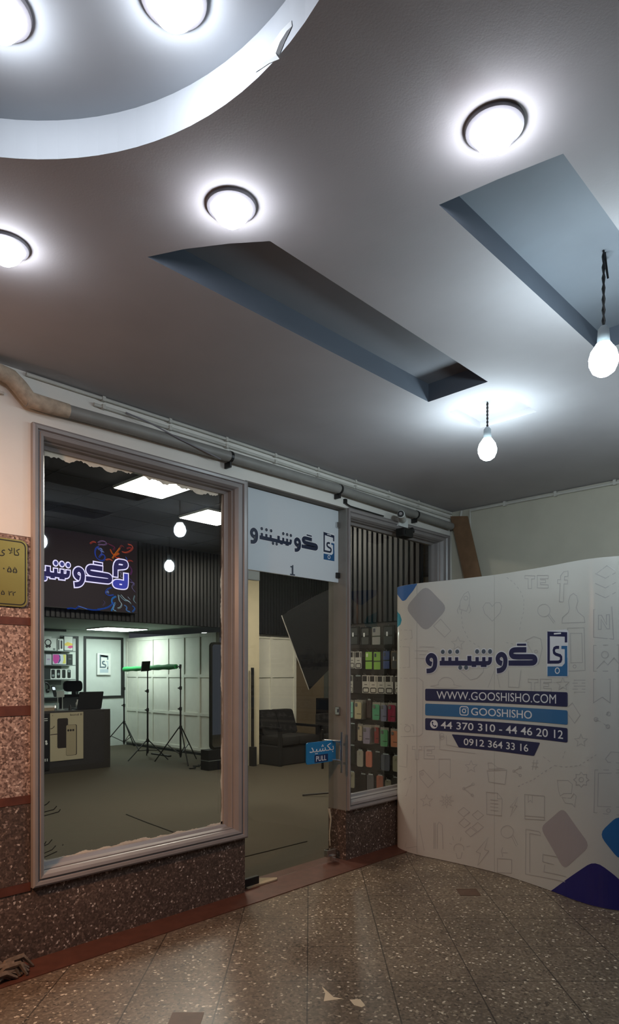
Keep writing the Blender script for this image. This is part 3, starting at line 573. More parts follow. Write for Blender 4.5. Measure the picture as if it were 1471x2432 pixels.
struct('wall_front.002', bm, M['plinth'], 'dark speckled stone plinth under the large window', 'wall')
bm = NB(); box(bm, 4.205, 5.88, 0.002, 0.2, 0.0, 0.43)
PL2 = struct('wall_front.003', bm, M['plinth'], 'dark speckled stone plinth under the narrow window', 'wall')
bm = NB(); tube(bm, [(4.20, .19, .42), (4.203, .17, .33), (4.202, .186, .2), (4.203, .18, .1)], [.012, .008, .005, .005], 6)
obj('mortar_edge', bm, M['caulk'], PL2)

# ---- window frames: a stepped moulding swept round the opening
PROF = [(0.0, .03), (0.0, -.030), (.10, -.036), (.26, -.034), (.31, -.020), (.36, -.020), (.42, -.032), (.58, -.026), (.70, -.004), (.735, .014), (.76, .010), (.80, .016), (.83, .05), (.93, .058), (1.0, .064), (1.0, .10), (0.0, .10)]
def window(name, x0, x1, z0, z1, wl, wr, wt, wb, label):
    root = thing(name, label, 'window', (x0, 0, z0), kind='structure')
    bm = NB(); rings = []
    for t, y in PROF:
        rings.append([bm.verts.new(p) for p in ((x0 + wl * t, y, z0 + wb * t), (x1 - wr * t, y, z0 + wb * t), (x1 - wr * t, y, z1 - wt * t), (x0 + wl * t, y, z1 - wt * t))])
    rings.append(rings[0])
    for a, b in zip(rings, rings[1:]):
        for k in range(4): bm.faces.new((a[k], a[(k + 1) % 4], b[(k + 1) % 4], b[k]))
    obj('window_frame', bm, M['frame'], root)
    bm = NB(); flat(bm, [(x0 + wl * .97, z0 + wb * .97), (x1 - wr * .97, z0 + wb * .97), (x1 - wr * .97, z1 - wt * .97), (x0 + wl * .97, z1 - wt * .97)], lambda x, z: (x, .085, z))
    pane = obj('pane', bm, M['glass'], root)
    return root, pane
W1, PANE1 = window('window_1', 1.53, 3.087, 0.41, 2.985, .105, .145, .105, .105, 'large shop window in a grey moulded metal frame')
W2, PANE2 = window('window_2', 4.212, 5.80, 0.43, 3.0, .045, .20, .11, .11, 'narrow shop window in a grey frame beside the door')
def ragged(p0, p1, w0, w1, seed, n=150):
    rnd = random.Random(seed); P0 = Vector(p0); P1 = Vector(p1); d = (P1 - P0); nrm = Vector((-d.y, d.x)).normalized()
    ph = [rnd.uniform(0, 6) for _ in range(5)]
    T = []; Lo = []
    for k in range(n + 1):
        t = k / n; s = .5 + .5 * math.sin(7 * t + ph[0]) * math.sin(17 * t + ph[1]) + .22 * math.sin(61 * t + ph[2]) + .25 * (rnd.random() - .5)
        p = P0 + d * t; T.append(tuple(p)); Lo.append(tuple(p + nrm * (w0 + (w1 - w0) * max(0, min(1, s)))))
    return T, Lo
bm = NB()
for p0, p1, a, b, s in (((2.94, 2.885), (1.63, 2.885), .003, .042, 1), ((2.945, .51), (2.945, 2.885), .002, .022, 2), ((1.63, .512), (2.945, .512), .004, .022, 3)):
    T, Lo = ragged(p0, p1, a, b, s)
    for k in range(len(T) - 1): flat(bm, [T[k], T[k + 1], Lo[k + 1], Lo[k]], lambda x, z: (x, .0830, z))
obj('paint_residue', bm, M['caulk'], W1, label='ragged white paint along the edge of the pane')
bm = NB()
for P in ([(1.632, .832), (1.659, .842), (1.675, .856)], [(1.632, .797), (1.700, .804), (1.718, .822)], [(1.632, .775), (1.729, .786), (1.74, .800)],
          [(1.640, .603), (1.668, .61), (1.69, .632)], [(1.640, .604), (1.655, .628)], [(1.632, .558), (1.69, .572), (1.712, .592)], [(1.632, .535), (1.72, .556)], [(1.752, .585), (1.757, .590)]):
    stroke(bm, P, .0055, lambda x, z: (x, .0832, z))
obj('dark_sticker_strokes', bm, M['ink_dark'], PANE1, label='dark hooked strokes stuck on the glass')  # dark sticker strokes lying on the pane

# ---- doorway: jamb, door leaf, fittings
bm = NB(); box(bm, 4.2, 4.2155, -0.006, 0.195, 0.43, 3.0)
box(bm, 3.087, 3.10, 0.0, 0.2, 0.41, 3.0)
struct('trim_2', bm, M['jamb'], 'grey metal jamb at the lock side of the doorway', 'trim')
bm = NB(); box(bm, 3.09, 4.2, 0.0, 0.2, 2.99, 3.0)
struct('trim_3', bm, mat('soffit brown paint', '#6d655c', 0.7, noise=.1), 'brown grey soffit over the doorway', 'trim')
D = thing('door_1', 'frameless glass shop door with chrome pull handle', 'door', (3.12, .07, 0), kind='structure')
bm = NB(); box(bm, 3.115, 4.12, .066, .076, .012, 2.366); obj('pane', bm, M['door_glass'], D)
bm = NB(); box(bm, 3.155, 3.275, .052, .09, 2.292, 2.362, .004); obj('hinge', bm, M['chrome'], D)
bm = NB(); box(bm, 3.115, 3.27, .054, .088, .012, .075, .004); obj('hinge', bm, M['dark_metal'], D)
bm = NB(); box(bm, 4.03, 4.135, .05, .092, .055, .115, .004); box(bm, 4.062, 4.112, .03, .06, .02, .07, .006); lathe(bm, [(0, -.0), (.016, .0), (.016, .02), (0, .02)], (4.087, .024, .03), 12)
obj('floor_lock', bm, M['chrome'], D)
HN = obj('pull_handle', tube(NB(), [(4.115, -.03, .765), (4.115, -.03, 1.105)], .011, 12), M['chrome'], D, True)
bm = NB(); tube(bm, [(4.095, .17, .78), (4.095, .17, 1.115)], .011, 12); obj('inside_bar', bm, M['dark_metal'], HN, True)
bm = NB()
for z in (.865, 1.025): tube(bm, [(4.115, -.03, z), (4.1, .07, z), (4.095, .17, z)], .010, 10)
obj('handle_stem', bm, M['chrome'], HN, True)
bm = NB(); box(bm, 4.178, 4.2, .055, .10, 1.24, 1.31, .004); lathe(bm, [(0, 0), (.012, 0), (.012, .01), (0, .01)], (4.18, .078, 1.27), 12); box(bm, 4.165, 4.18, .065, .088, 1.262, 1.29)
solo('door_lock', bm, M['chrome'], 'chrome lock case on the grey jamb beside the door handle', 'lock')

# ---- pull sign hung on the handle
bx = lambda y: (lambda x, z: (x, y, z))
PS = thing('pull_sign', 'small blue sign plate on the door glass reading PULL', 'sign', (3.78, .05, .855))
bm = NB(); prism(bm, rrect(3.782, 4.138, .855, 1.032, .02), bx(.064), bx(.056)); obj('plate', bm, M['pull_blue'], PS)
bm = NB(); flat(bm, round_poly([(3.875, .862), (4.04, .862), (4.04, .925), (3.875, .925)], .008), bx(.0552)); obj('word_box', bm, M['pull_navy'], PS)
bm = NB(); write(bm, 'PULL', 3.893, 4.018, .872, .914, bx(.0545), .01)
write(bm, '\uFEAA\uFEF4\uFEB8\uFB91\uFE91', 3.815, 4.112, .932, 1.012, bx(.0545), .006)
obj('lettering', bm, M['white_ink'], PS)

# ---- sign board over the door
SB = thing('shop_sign', 'white sign board over the doorway with navy lettering and number 1', 'sign', (3.65, .078, 2.372))
bm = NB(); box(bm, 3.095, 4.198, .079, .098, 2.372, 2.986, .002); obj('board', bm, M['sign_board'], SB)
SGM = dict(outline=M['white_ink'], ink=M['sign_ink'], dots=M['sign_grey'], blue=M['sign_blue'])
draw_logo(SB, lambda x, y, l: (3.943 - 1.074 * .70 + x, .0786 - .0005 * l, 2.553 + y), (.70, .70), mats=SGM)
draw_phone(SB, lambda x, y, l: (4.009 - 1.161 * .73 + x, .0786 - .0005 * l, 2.549 + y), (.73, .70), mats=SGM)
bm = NB(); flat(bm, [(3.618, 2.376), (3.672, 2.376), (3.672, 2.387), (3.654, 2.387), (3.654, 2.458), (3.642, 2.458), (3.640, 2.450), (3.620, 2.447), (3.620, 2.438), (3.636, 2.438), (3.636, 2.387), (3.618, 2.387)], bx(.0775)); obj('door_number', bm, M['sign_grey'], SB)
for z in (2.84, 2.41):
    bm = NB(); box(bm, 4.160, 4.2, .060, .079, z, z + .045, .002); obj('clip', bm, M['chrome'] if z > 2.6 else M['black'], SB)

# ---- brass plaque
PQ = thing('brass_plaque', 'brass plaque with engraved black writing on the stone wall', 'plaque', (1.2, -.012, 1.96))
bm = NB(); prism(bm, rrect(.90, 1.507, 1.96, 2.325, .035), bx(0.0), bx(-.012)); obj('plate', bm, M['gold'], PQ)
bm = NB()
o_ = rrect(.908, 1.499, 1.968, 2.317, .03); i_ = rrect(.914, 1.493, 1.974, 2.311, .026)
vo = [bm.verts.new((p[0], -.0125, p[1])) for p in o_]; vi = [bm.verts.new((p[0], -.0125, p[1])) for p in i_]
for k in range(len(vo)): bm.faces.new((vo[k], vo[(k + 1) % len(vo)], vi[(k + 1) % len(vo)], vi[k]))
obj('border_line', bm, M['gold_dark'], PQ)
bm = NB(); f_ = bx(-.0126)
write(bm, '\uFBFC \uFEFB\uFE8E\uFB90', 1.352, 1.466, 2.225, 2.278, f_, .012)
obj('engraved_word', bm, M['gold_dark'], PQ); bm = NB()
write(bm, '\u06F5\u06F5', 1.398, 1.452, 2.142, 2.175, f_, .02); write(bm, '\u06F0', 1.376, 1.386, 2.155, 2.165, f_, .02)
obj('engraved_number', bm, M['gold_dark'], PQ); bm = NB()
write(bm, '\u06F2\u06F2', 1.404, 1.444, 2.018, 2.042, f_, .02); write(bm, '\u06F5', 1.366, 1.386, 2.018, 2.044, f_, .02)
obj('engraved_number', bm, M['gold_dark'], PQ)

# ---- right-hand wall
bm = NB(); box(bm, 5.88, 6.1, -7.0, 0.0, 0.0, 3.5)
struct('wall_right', bm, M['cream_wall'], 'cream wall behind the tall display wall', 'wall')
bm = NB(); tube(bm, [(5.863, -5.0, 3.232), (5.863, -1.65, 3.232), (5.863, -.225, 3.238), (5.863, -.222, 3.04), (5.863, -.165, 3.035)], .013, 8)
for y in (-.6, -1.1, -1.62, -2.4): box(bm, 5.850, 5.877, y - .012, y + .012, 3.214, 3.26)
solo('conduit', bm, M['conduit'], 'white cable conduit along the top of the cream wall', 'conduit', smooth=True)
bm = NB(); tube(bm, [(5.855, -.13, 3.25), (5.862, -.11, 3.16), (5.864, -.105, 2.9)], .012, 8)
solo('conduit', bm, M['conduit'], 'short white conduit in the corner behind the leaning board', 'conduit', smooth=True)

# ---- pipes and conduits on the front wall
GP = thing('drain_pipe', 'thick grey pipe running along the top of the white wall', 'pipe', (3.3, -.05, 3.1))
bm = NB(); tube(bm, [(1.48, -.055, 3.085), (2.1, -.055, 3.10), (2.9, -.055, 3.112), (4.05, -.055, 3.120), (5.3, -.055, 3.098), (5.78, -.055, 3.09)], .037, 14); obj('pipe_run', bm, M['grey_pipe'], GP, True)
bm = NB(); tube(bm, [(1.16, -.055, 3.205), (1.30, -.055, 3.20), (1.40, -.055, 3.18), (1.45, -.055, 3.14), (1.50, -.055, 3.09), (1.60, -.055, 3.088), (1.72, -.055, 3.091)], [.034, .038, .044, .045, .046, .044, .040], 14); obj('plastered_elbow', bm, M['wrap'], GP, True, label='lumpy plastered pipe elbow')
for x, z in ((2.90, 3.112), (4.06, 3.120), (5.16, 3.1015)):
    bm = NB(); tube(bm, [(x - .011, -.055, z), (x + .011, -.055, z)], .0395, 16); box(bm, x - .008, x + .008, -.065, -.003, z - .075, z - .035, .002); obj('clamp', bm, M['black'], GP, label='black pipe clamp')
for zo, yo, lab in ((3.243, -.014, 'uppermost thin white conduit under the ceiling above the grey pipe'), (3.196, -.012, 'thin white conduit just above the thick grey pipe')):
    bm = NB(); tube(bm, [(1.5 if yo < -.013 else 1.9, yo, zo), (3.0, yo, zo + .004), (4.4, yo, zo - .003), (5.86, yo, zo - .004)], .011, 8)
    for k in range(8): box(bm, 1.95 + k * .47, 1.97 + k * .47, -.028, 0, zo - .014, zo + .014)
    solo('conduit', bm, M['conduit'], lab, 'conduit', smooth=True)
bm = NB(); tube(bm, [(2.10, -.03, 3.20), (2.25, -.088, 3.155), (2.45, -.1005, 3.108), (2.62, -.098, 3.085), (2.8, -.078, 3.066)], .0045, 6)
solo('loose_cable', bm, M['lamp_rim'], 'thin grey cable drooping across the thick grey pipe', 'cable', smooth=True)
bm = NB(); tube(bm, [(-.6, -.01, 3.09), (.6, -.01, 3.10), (1.25, -.012, 3.10), (1.38, -.014, 3.10)], .008, 8)
solo('conduit', bm, M['conduit'], 'thin conduit on the wall left of the plastered pipe elbow', 'conduit', smooth=True)
bm = NB(); tube(bm, [(4.19, -.012, 3.04), (4.19, -.02, 3.03), (4.24, -.02, 3.018), (4.55, -.02, 3.014), (4.70, -.02, 3.013)], .006, 6); box(bm, 4.17, 4.20, -.02, 0, 3.03, 3.07)
solo('loose_cable', bm, M['dark_metal'], 'dark cable along the top of the narrow window frame', 'cable', smooth=True)

# ---- security camera and the black sensor below it
SCM = thing('security_camera', 'white security camera mounted above the narrow window', 'camera', (4.85, -.1, 2.99))
bm = NB(); tube(bm, [(4.75, -.175, 3.015), (4.83, -.125, 3.02), (4.94, -.06, 3.015)], .034, 16); obj('body', bm, M['white_paper'], SCM, True)
bm = NB(); tube(bm, [(4.738, -.182, 3.015), (4.748, -.176, 3.015)], .029, 16); L_ = obj('lens', bm, M['black'], SCM, True)
bm = NB(); tube(bm, [(4.7345, -.1842, 3.015), (4.7385, -.1817, 3.015)], .014, 12); obj('lens_glass', bm, M['chrome'], L_, True)
bm = NB(); box(bm, 4.90, 5.04, -.05, 0.0, 2.955, 3.035, .006); obj('bracket', bm, M['white_paper'], SCM)
SE = thing('motion_sensor', 'black sensor box under the white security camera', 'sensor', (4.95, -.07, 2.86))
bm = NB(); box(bm, 4.86, 5.01, -.13, -.034, 2.845, 2.925, .012); obj('housing', bm, M['black'], SE)
bm = NB(); tube(bm, [(5.03, -.11, 2.925), (4.985, -.085, 2.905)], .028, 12); tube(bm, [(5.045, -.005, 2.90), (5.0, -.08, 2.905)], .012, 8); obj('swivel_head', bm, M['black'], SE, True)
bm = NB(); tube(bm, [(4.90, -.133, 2.885), (4.90, -.128, 2.885)], .022, 12); obj('lens', bm, M['dark_metal'], SE, True)

# ---- leaning board
bm = NB()
prism(bm, [(-.022, 3.205), (-.215, 3.175), (-1.02, 0.0), (-.83, 0.0)], lambda y, z: (5.835 - (3.2 - z) * .012, y, z), lambda y, z: (5.815 - (3.2 - z) * .012, y, z))
solo('leaning_board', bm, M['wood'], 'long brown board leaning in the corner behind the display wall', 'board')

# ---- lamps under the canopy
for k, (x, y, zb, lab) in enumerate(((1.475, -1.818, ZC, 'round ceiling lamp beside the pointed end of the long dark recess'), (1.817, -2.655, ZC, 'round ceiling lamp beside the wide bluish recess'),
                                  (1.003, -1.015, ZC, 'round ceiling lamp at the left edge above the thick pipe'), (.991, -2.173, ZC + .125, 'round ceiling lamp inside the round recess near its rim'),
                                  (.679, -1.802, ZC + .125, 'round ceiling lamp inside the round recess cut by the left picture edge'))):
    t = thing('ceiling_lamp', lab, 'lamp', (x, y, zb), 'round lamps set in the ceiling', local=True)
    bm = NB(); lathe(bm, [(.066, .004), (.066, -.010), (.074, -.014), (.086, -.010), (.089, 0), (.089, .004)], seg=36); obj('rim', bm, M['lamp_rim'], t, True)
    bm = NB(); lathe(bm, [(.066, -.001), (.067, -.012), (.063, -.03), (.050, -.05), (.030, -.066), (.012, -.072), (0, -.073)], seg=28); obj('globe', bm, M['bulb'], t, True)
PEND = [(3.735, -1.58, ZC + .045, 3.145, 'bare bulb hanging from the small square recess'), (2.81, -2.62, ZC + .10, 3.045, 'bare bulb hanging from the wide bluish recess by the right edge'), (4.5, -2.9, ZC, 3.03, 'bare bulb hanging beyond the right picture edge')]
for x, y, zt, zs, lab in PEND:
    t = thing('pendant_bulb', lab, 'lamp', (x, y, zt), 'bare bulbs hanging on cords')
    bm = NB()
    for s in (0, math.pi):
        n = 14; tube(bm, [(x + .004 * math.cos(s + k * 1.6), y + .004 * math.sin(s + k * 1.6), zt + (zs + .0 - zt) * k / n) for k in range(n + 1)], .004, 6)
    obj('cord', bm, M['dark_metal'], t, True)
    bm = NB(); lathe(bm, [(0, .0), (.012, .0), (.022, -.012), (.025, -.06), (.028, -.075), (0, -.075)], (x, y, zs), 18); obj('socket', bm, M['socket'], t, True)
    bm = NB(); lathe(bm, [(.026, -.07), (.036, -.085), (.050, -.105), (.058, -.135), (.056, -.16), (.044, -.188), (.024, -.203), (0, -.207)], (x, y, zs), 24); obj('bulb', bm, M['bulb2'], t, True)
bm = NB(); tube(bm, [(2.825, -2.62, 3.359), (2.832, -2.63, 3.25), (2.855, -2.62, 3.275), (2.88, -2.6, 3.355)], .004, 6)
solo('loose_wire', bm, M['dark_metal'], 'short loose wire beside the cord of the bulb in the wide recess', 'cable', smooth=True)

# =================================================================== CURVED DISPLAY WALL
PLAN = [(4.98, -.015), (4.88, -.04), (4.81, -.16), (4.782, -.33), (4.795, -.6), (4.80, -.85), (4.79, -1.08), (4.74, -1.32), (4.67, -1.58), (4.605, -1.75), (4.57, -1.92), (4.60, -2.08), (4.70, -2.2), (4.85, -2.26)]
def catmull(P, n=12):
    P = [Vector(p) for p in P]; Q = [2 * P[0] - P[1]] + P + [2 * P[-1] - P[-2]]; o = []
    for i in range(1, len(Q) - 2):
        for k in range(n):
            t = k / n
            o.append(.5 * ((2 * Q[i]) + (Q[i + 1] - Q[i - 1]) * t + (2 * Q[i - 1] - 5 * Q[i] + 4 * Q[i + 1] - Q[i + 2]) * t * t + (3 * Q[i] - Q[i - 1] - 3 * Q[i + 1] + Q[i + 2]) * t ** 3))
    return o + [P[-1]]
SP = catmull(PLAN); SU = [0.0]
for a, b in zip(SP, SP[1:]): SU.append(SU[-1] + (b - a).length)
UMAX = SU[-1]; HPAN = 2.385
def at_u(u):
    u = max(0, min(UMAX - 1e-5, u)); i = 0
    lo, hi = 0, len(SU) - 1
    while hi - lo > 1:
        m_ = (lo + hi) // 2
        if SU[m_] <= u: lo = m_
        else: hi = m_
    t = (u - SU[lo]) / (SU[lo + 1] - SU[lo])
    p = SP[lo].lerp(SP[lo + 1], t)
    t0 = (SP[min(lo + 1, len(SP) - 1)] - SP[max(lo - 1, 0)]).normalized(); t1 = (SP[min(lo + 2, len(SP) - 1)] - SP[lo]).normalized()
    tg = t0.lerp(t1, t).normalized()
    return p, Vector((tg.y, -tg.x))
def onp(u, z, off=0.0):
    p, n = at_u(u); p = p + n * off
    return (p.x, p.y, z)
DW = thing('display_wall', 'tall curved white promotional display wall with navy logo and phone numbers', 'display wall', (4.8, -1.1, 0))
for u0, u1, nm in ((0, .4105, 'end_panel'), (.4135, 1.1505, 'print_panel'), (1.1525, UMAX - .001, 'print_panel')):
    bm = NB(); n = max(8, int((u1 - u0) / .02)); R0 = []
    for k in range(n + 1):
        u = u0 + (u1 - u0) * k / n
        R0.append([bm.verts.new(onp(u, z, o)) for z, o in ((.003, 0), (HPAN, 0), (HPAN, -.022), (.003, -.022))])
    for a, b in zip(R0, R0[1:]):
        for k in range(4): bm.faces.new((a[k], a[(k + 1) % 4], b[(k + 1) % 4], b[k]))
    bm.faces.new(R0[0]); bm.faces.new(R0[-1][::-1])
    obj(nm, bm, M['white_print'], DW, True)
bm = NB()   # frame of the display behind the printed panels
for u in (.412, 1.1515, 1.9):
    p, n_ = at_u(u); tube(bm, [onp(u, .02, -.045), onp(u, HPAN - .02, -.045)], .016, 8)
for z in (.3, 1.2, 2.1): tube(bm, [onp(.3 + k * .1, z, -.06) for k in range(21)], .010, 6)
obj('support_frame', bm, M['dark_metal'], DW)

def wrap(poly, off):
    """A printed area: a flat outline cut into narrow strips and laid on the curved panel."""
    bm = NB(); flat(bm, poly, lambda u, z: (u, z, 0))
    bmesh.ops.triangulate(bm, faces=bm.faces)
    us = [p[0] for p in poly]; u = min(us) + .03
    while u < max(us):
        bmesh.ops.bisect_plane(bm, geom=bm.verts[:] + bm.edges[:] + bm.faces[:], plane_co=(u, 0, 0), plane_no=(1, 0, 0)); u += .03
    bmesh.ops.bisect_plane(bm, geom=bm.verts[:] + bm.edges[:] + bm.faces[:], plane_co=(0, 0, .004), plane_no=(0, 0, 1))
    for v in bm.verts: v.co = Vector(onp(min(v.co.x, UMAX - .002), min(max(v.co.y, .004), HPAN - .001), off))
    return bm
for k, (m_, r_, nm) in dict(grey1=('grey_print', .07, 'grey_diamond'), grey2=('grey_print2', .06, 'grey_diamond'), blue1=('blue3', .02, 'blue_patch'), teal=('teal', .01, 'blue_patch'), blue2=('blue2', .06, 'blue_diamond'), navy=('navy2', .10, 'navy_diamond')).items():
    P = FILL[k]
    if k == 'navy': P = round_poly(P, .11)
    else: P = round_poly(P, r_)
    obj(nm, wrap(P, .0007), M[m_], DW)
bm = NB()
for P in PATTERN:
    P = [(p[0], min(max(p[1], .006), HPAN - .006)) for p in P]
    Q = [P[0]]
    for a, b in zip(P, P[1:]):
        n = max(1, int(abs(b[0] - a[0]) / .06))
        Q += [(a[0] + (b[0] - a[0]) * k / n, a[1] + (b[1] - a[1]) * k / n) for k in range(1, n + 1)]
    stroke(bm, Q, .0052, lambda u, z: onp(min(u, UMAX - .01), z, .0013))
obj('icon_pattern', bm, M['line_ink'], DW)
PM = dict(outline=M['outline_ink'], ink=M['navy'], dots=M['slate'], blue=M['blue'])
draw_logo(DW, lambda x, y, l: onp(.494 + x, 1.576 + y, .0018 + .0006 * l), (1, 1), mats=PM, du=.02)
draw_phone(DW, lambda x, y, l: onp(.494 + x, 1.576 + y, .0018 + .0006 * l), (1, 1), mats=PM, du=.02)
for k, (z0, z1, m_) in enumerate(((1.358, 1.462, 'navy'), (1.231, 1.333, 'blue'), (1.104, 1.207, 'navy'))):
    obj('text_bar', wrap(round_poly([(.499, z0), (1.843, z0), (1.843, z1), (.499, z1)], .014), .0019), M[m_], DW)
obj('text_bar', wrap(round_poly([(.756, 1.082), (1.587, 1.079), (1.531, .974), (.822, .976)], .01), .0019), M['navy'], DW)
bm = NB()
for z in (1.345, 1.219, 1.0925):   # white gaps between the bars
    pass
fo = FLAT
fl = lambda u, z, l: onp(u, z, .0030 + .0006 * l)
write(bm, 'WWW.GOOSHISHO.COM', .611, 1.734, 1.376, 1.443, fo, 0)
write(bm, 'GOOSHISHO', .939, 1.512, 1.251, 1.313, fo, .006)
write(bm, '44 370 310 - 44 46 20 12', .652, 1.802, 1.125, 1.187, fo, .008)
write(bm, '0912 364 33 16', .870, 1.478, .999, 1.056, fo, .008)
obj('lettering', lay(bm, fl, 0, .02), M['white_ink'], DW)
bm = NB()
P = rrect(.835, .911, 1.249, 1.319, .018); stroke(bm, P + [P[0]], .008, fo)
disc(bm, (.873, 1.284), .020, fo, 20, .012); disc(bm, (.893, 1.305), .004, fo, 8)
disc(bm, (.586, 1.157), .037, fo, 24); 
obj('contact_icons', lay(bm, fl, 0, .02), M['white_ink'], DW)
bm = NB(); stroke(bm, [(.570, 1.176), (.570, 1.160), (.580, 1.146), (.594, 1.139), (.606, 1.140)], .008, FLAT, True)
disc(bm, (.572, 1.172), .008, FLAT); disc(bm, (.602, 1.143), .008, FLAT); obj('handset_icon', lay(bm, fl, 1, .02), M['navy'], DW)

# ---- rag, cardboard at the threshold
bm = NB(); random.seed(8)
for k in range(44):
    x = 1.10 + .33 * random.random(); y = -.17 + .10 * random.random(); h = .03 + .05 * random.random(); a = random.uniform(-.5, .5)
    tube(bm, [(x - .10, y - .05 * a, .014), (x - .04, y, h), (x + .03, y + .02 * a, h + .004), (x + .09 - .06 * abs(a), y + .05 * a, .014)], [.009, .016, .015, .008], 6)
solo('mop_rag', bm, M['rag'], 'crumpled grey rag on the brown strip at the lower left', 'rag', smooth=True)
bm = NB(); prism(bm, [(3.14, .035), (3.43, .03), (3.46, .06), (3.30, .20), (3.14, .20)], lambda x, y: (x, y, .007), lambda x, y: (x, y, .018))
solo('cardboard_piece', bm, M['cardboard'], 'flat pale scrap lying on the door threshold', 'cardboard')

# =================================================================== INSIDE THE SHOP
ZS = 3.6
bm = NB(); box(bm, 0.2, 11.6, 0.2, 5.16, ZS, ZS + .1)
SCE = struct('ceiling.001', bm, M['shop_ceiling'], 'dark tiled ceiling inside the shop', 'ceiling')
bm = NB()
for k in range(18): box(bm, .4 + k * .63 - .012, .4 + k * .63 + .012, .2, 5.15, ZS - .004, ZS)
for k in range(8): box(bm, .2, 11.6, .24 + k * .62 - .012, .24 + k * .62 + .012, ZS - .004, ZS)
obj('ceiling_grid', bm, M['ceiling_grid'], SCE)
bm = NB(); box(bm, 0.2, 11.6, 5.3, 9.6, 2.5, 2.6)
struct('ceiling.002', bm, mat('pale low ceiling', '#8d948f', .8), 'low pale ceiling over the back of the shop', 'ceiling')
for (x0, x1, y0, y1, lab) in ((3.545, 4.16, 2.09, 2.71, 'square light panel nearest the top edge of the large window'), (4.81, 5.425, 2.72, 3.33, 'square light panel in the shop ceiling near the large window frame'), (7.33, 7.95, 2.72, 3.33, 'square light panel seen through the narrow window')):
    t = thing('ceiling_panel', lab, 'light panel', ((x0 + x1) / 2, (y0 + y1) / 2, ZS - .03), 'light panels in the shop ceiling')
    bm = NB(); box(bm, x0, x1, y0, y1, ZS - .03, ZS - .0045, .003); obj('frame', bm, M['white_paper'], t)
    bm = NB(); box(bm, x0 + .015, x1 - .015, y0 + .015, y1 - .015, ZS - .034, ZS - .0302); obj('diffuser', bm, M['ceil_light'], t)
t = thing('ceiling_panel', 'bright light panel in the low ceiling over the desk', 'light panel', (6.8, 8.3, 2.47))
bm = NB(); box(bm, 6.35, 7.25, 7.9, 8.8, 2.475, 2.5, .003); obj('frame', bm, M['white_paper'], t)
bm = NB(); box(bm, 6.37, 7.23, 7.92, 8.78, 2.470, 2.4748); obj('diffuser', bm, M['back_light'], t)
t = thing('spot_lamp', 'small round ceiling spot above the white panelled partition', 'lamp', (8.75, 8.02, 2.485))
bm = NB(); lathe(bm, [(.09, .015), (.09, 0), (.075, -.004), (.075, .015)], (8.75, 8.02, 2.485), 24); obj('rim', bm, M['white_paper'], t, True)
bm = NB(); lathe(bm, [(.074, .0), (.0, -.002)], (8.75, 8.02, 2.485), 24); obj('diffuser', bm, M['back_light'], t)

bm = NB(); box(bm, 0.1, 0.2, 0.2, 9.6, 0, 3.7); struct('wall_left', bm, M['back_wall'], 'left side wall inside the shop', 'wall')
bm = NB(); box(bm, 0.2, 7.72, 9.45, 9.6, 0, 2.5)
BW = struct('wall_back', bm, M['back_wall'], 'pale back wall behind the desk', 'wall')
def frame_rect(x0, x1, z0, z1, w, y0, y1):
    bm = NB(); box(bm, x0, x1, y0, y1, z1 - w, z1); box(bm, x0, x1, y0, y1, z0, z0 + w); box(bm, x0, x0 + w, y0, y1, z0 + w, z1 - w); box(bm, x1 - w, x1, y0, y1, z0 + w, z1 - w); return bm
obj('wall_frame', frame_rect(6.64, 7.57, 1.05, 2.38, .05, 9.43, 9.452), M['trim_black'], BW)
obj('wall_frame', frame_rect(5.0, 6.52, .75, 2.37, .05, 9.43, 9.452), M['trim_black'], BW)
bm = NB(); box(bm, 4.6, 6.25, 9.43, 9.452, 2.455, 2.5); obj('ceiling_edge', bm, M['trim_black'], BW)
# partition
bm = NB(); box(bm, 7.65, 7.72, 6.19, 9.45, .0, 2.37)
PW = struct('wall_partition', bm, M['panel_wall'], 'white panelled partition behind the light stands', 'wall')
bm = NB()
for y in (9.42, 8.97, 8.38, 7.80, 7.25, 6.73, 6.22): box(bm, 7.632, 7.65, y - .03, y + .03, .08, 2.36)
for z in (.11, .79, 1.54, 2.33): box(bm, 7.634, 7.65, 6.19, 9.45, z - .03, z + .03)
obj('panel_battens', bm, M['panel_wall'], PW)
bm = NB(); box(bm, 7.625, 7.65, 6.22, 9.4, 0.003, .05); obj('kick_strip', bm, M['trim_black'], PW)
# side wall beyond the sofa
bm = NB(); box(bm, 7.60, 8.82, 5.25, 5.32, 0, 2.30)
P2 = struct('wall_partition.001', bm, M['panel_wall'], 'cream panelled wall behind the dark sofa', 'wall')
bm = NB()
for x in (7.64, 8.18, 8.79): box(bm, x - .03, x + .03, 5.232, 5.25, 0, 2.29)
for z in (.79, 1.545, 2.26): box(bm, 7.61, 8.82, 5.234, 5.25, z - .03, z + .03)
obj('panel_battens', bm, M['panel_wall'], P2)
bm = NB(); box(bm, 7.2, 7.6, 4.93, 5.14, 0, ZS); struct('column_1', bm, M['column'], 'cream column beside the doorway view', 'column')
bm = NB(); box(bm, 8.0, 11.6, 6.0, 6.1, 0, 2.5)
struct('wall_back.001', bm, M['beige_wall'], 'beige wall beyond the sofa', 'wall')
bm = NB(); box(bm, 11.5, 11.6, 0.2, 6.0, 0, 3.7); struct('wall_right.001', bm, M['beige_wall'], 'far side wall inside the shop', 'wall')
# fascia of slats over the back of the shop
bm = NB(); box(bm, 0.2, 7.62, 5.17, 5.23, 2.37, ZS); box(bm, 7.62, 11.5, 5.17, 5.23, 2.302, ZS)
FA = struct('wall_fascia', bm, M['slat_back'], 'dark slatted fascia wall above the back of the shop', 'wall')
bm = NB(); x = 2.4
while x < 10.8:
    box(bm, x, x + .045, 5.15, 5.17, 2.375 if x < 7.6 else 2.31, ZS); x += .072
obj('vertical_slats', bm, M['slat'], FA)

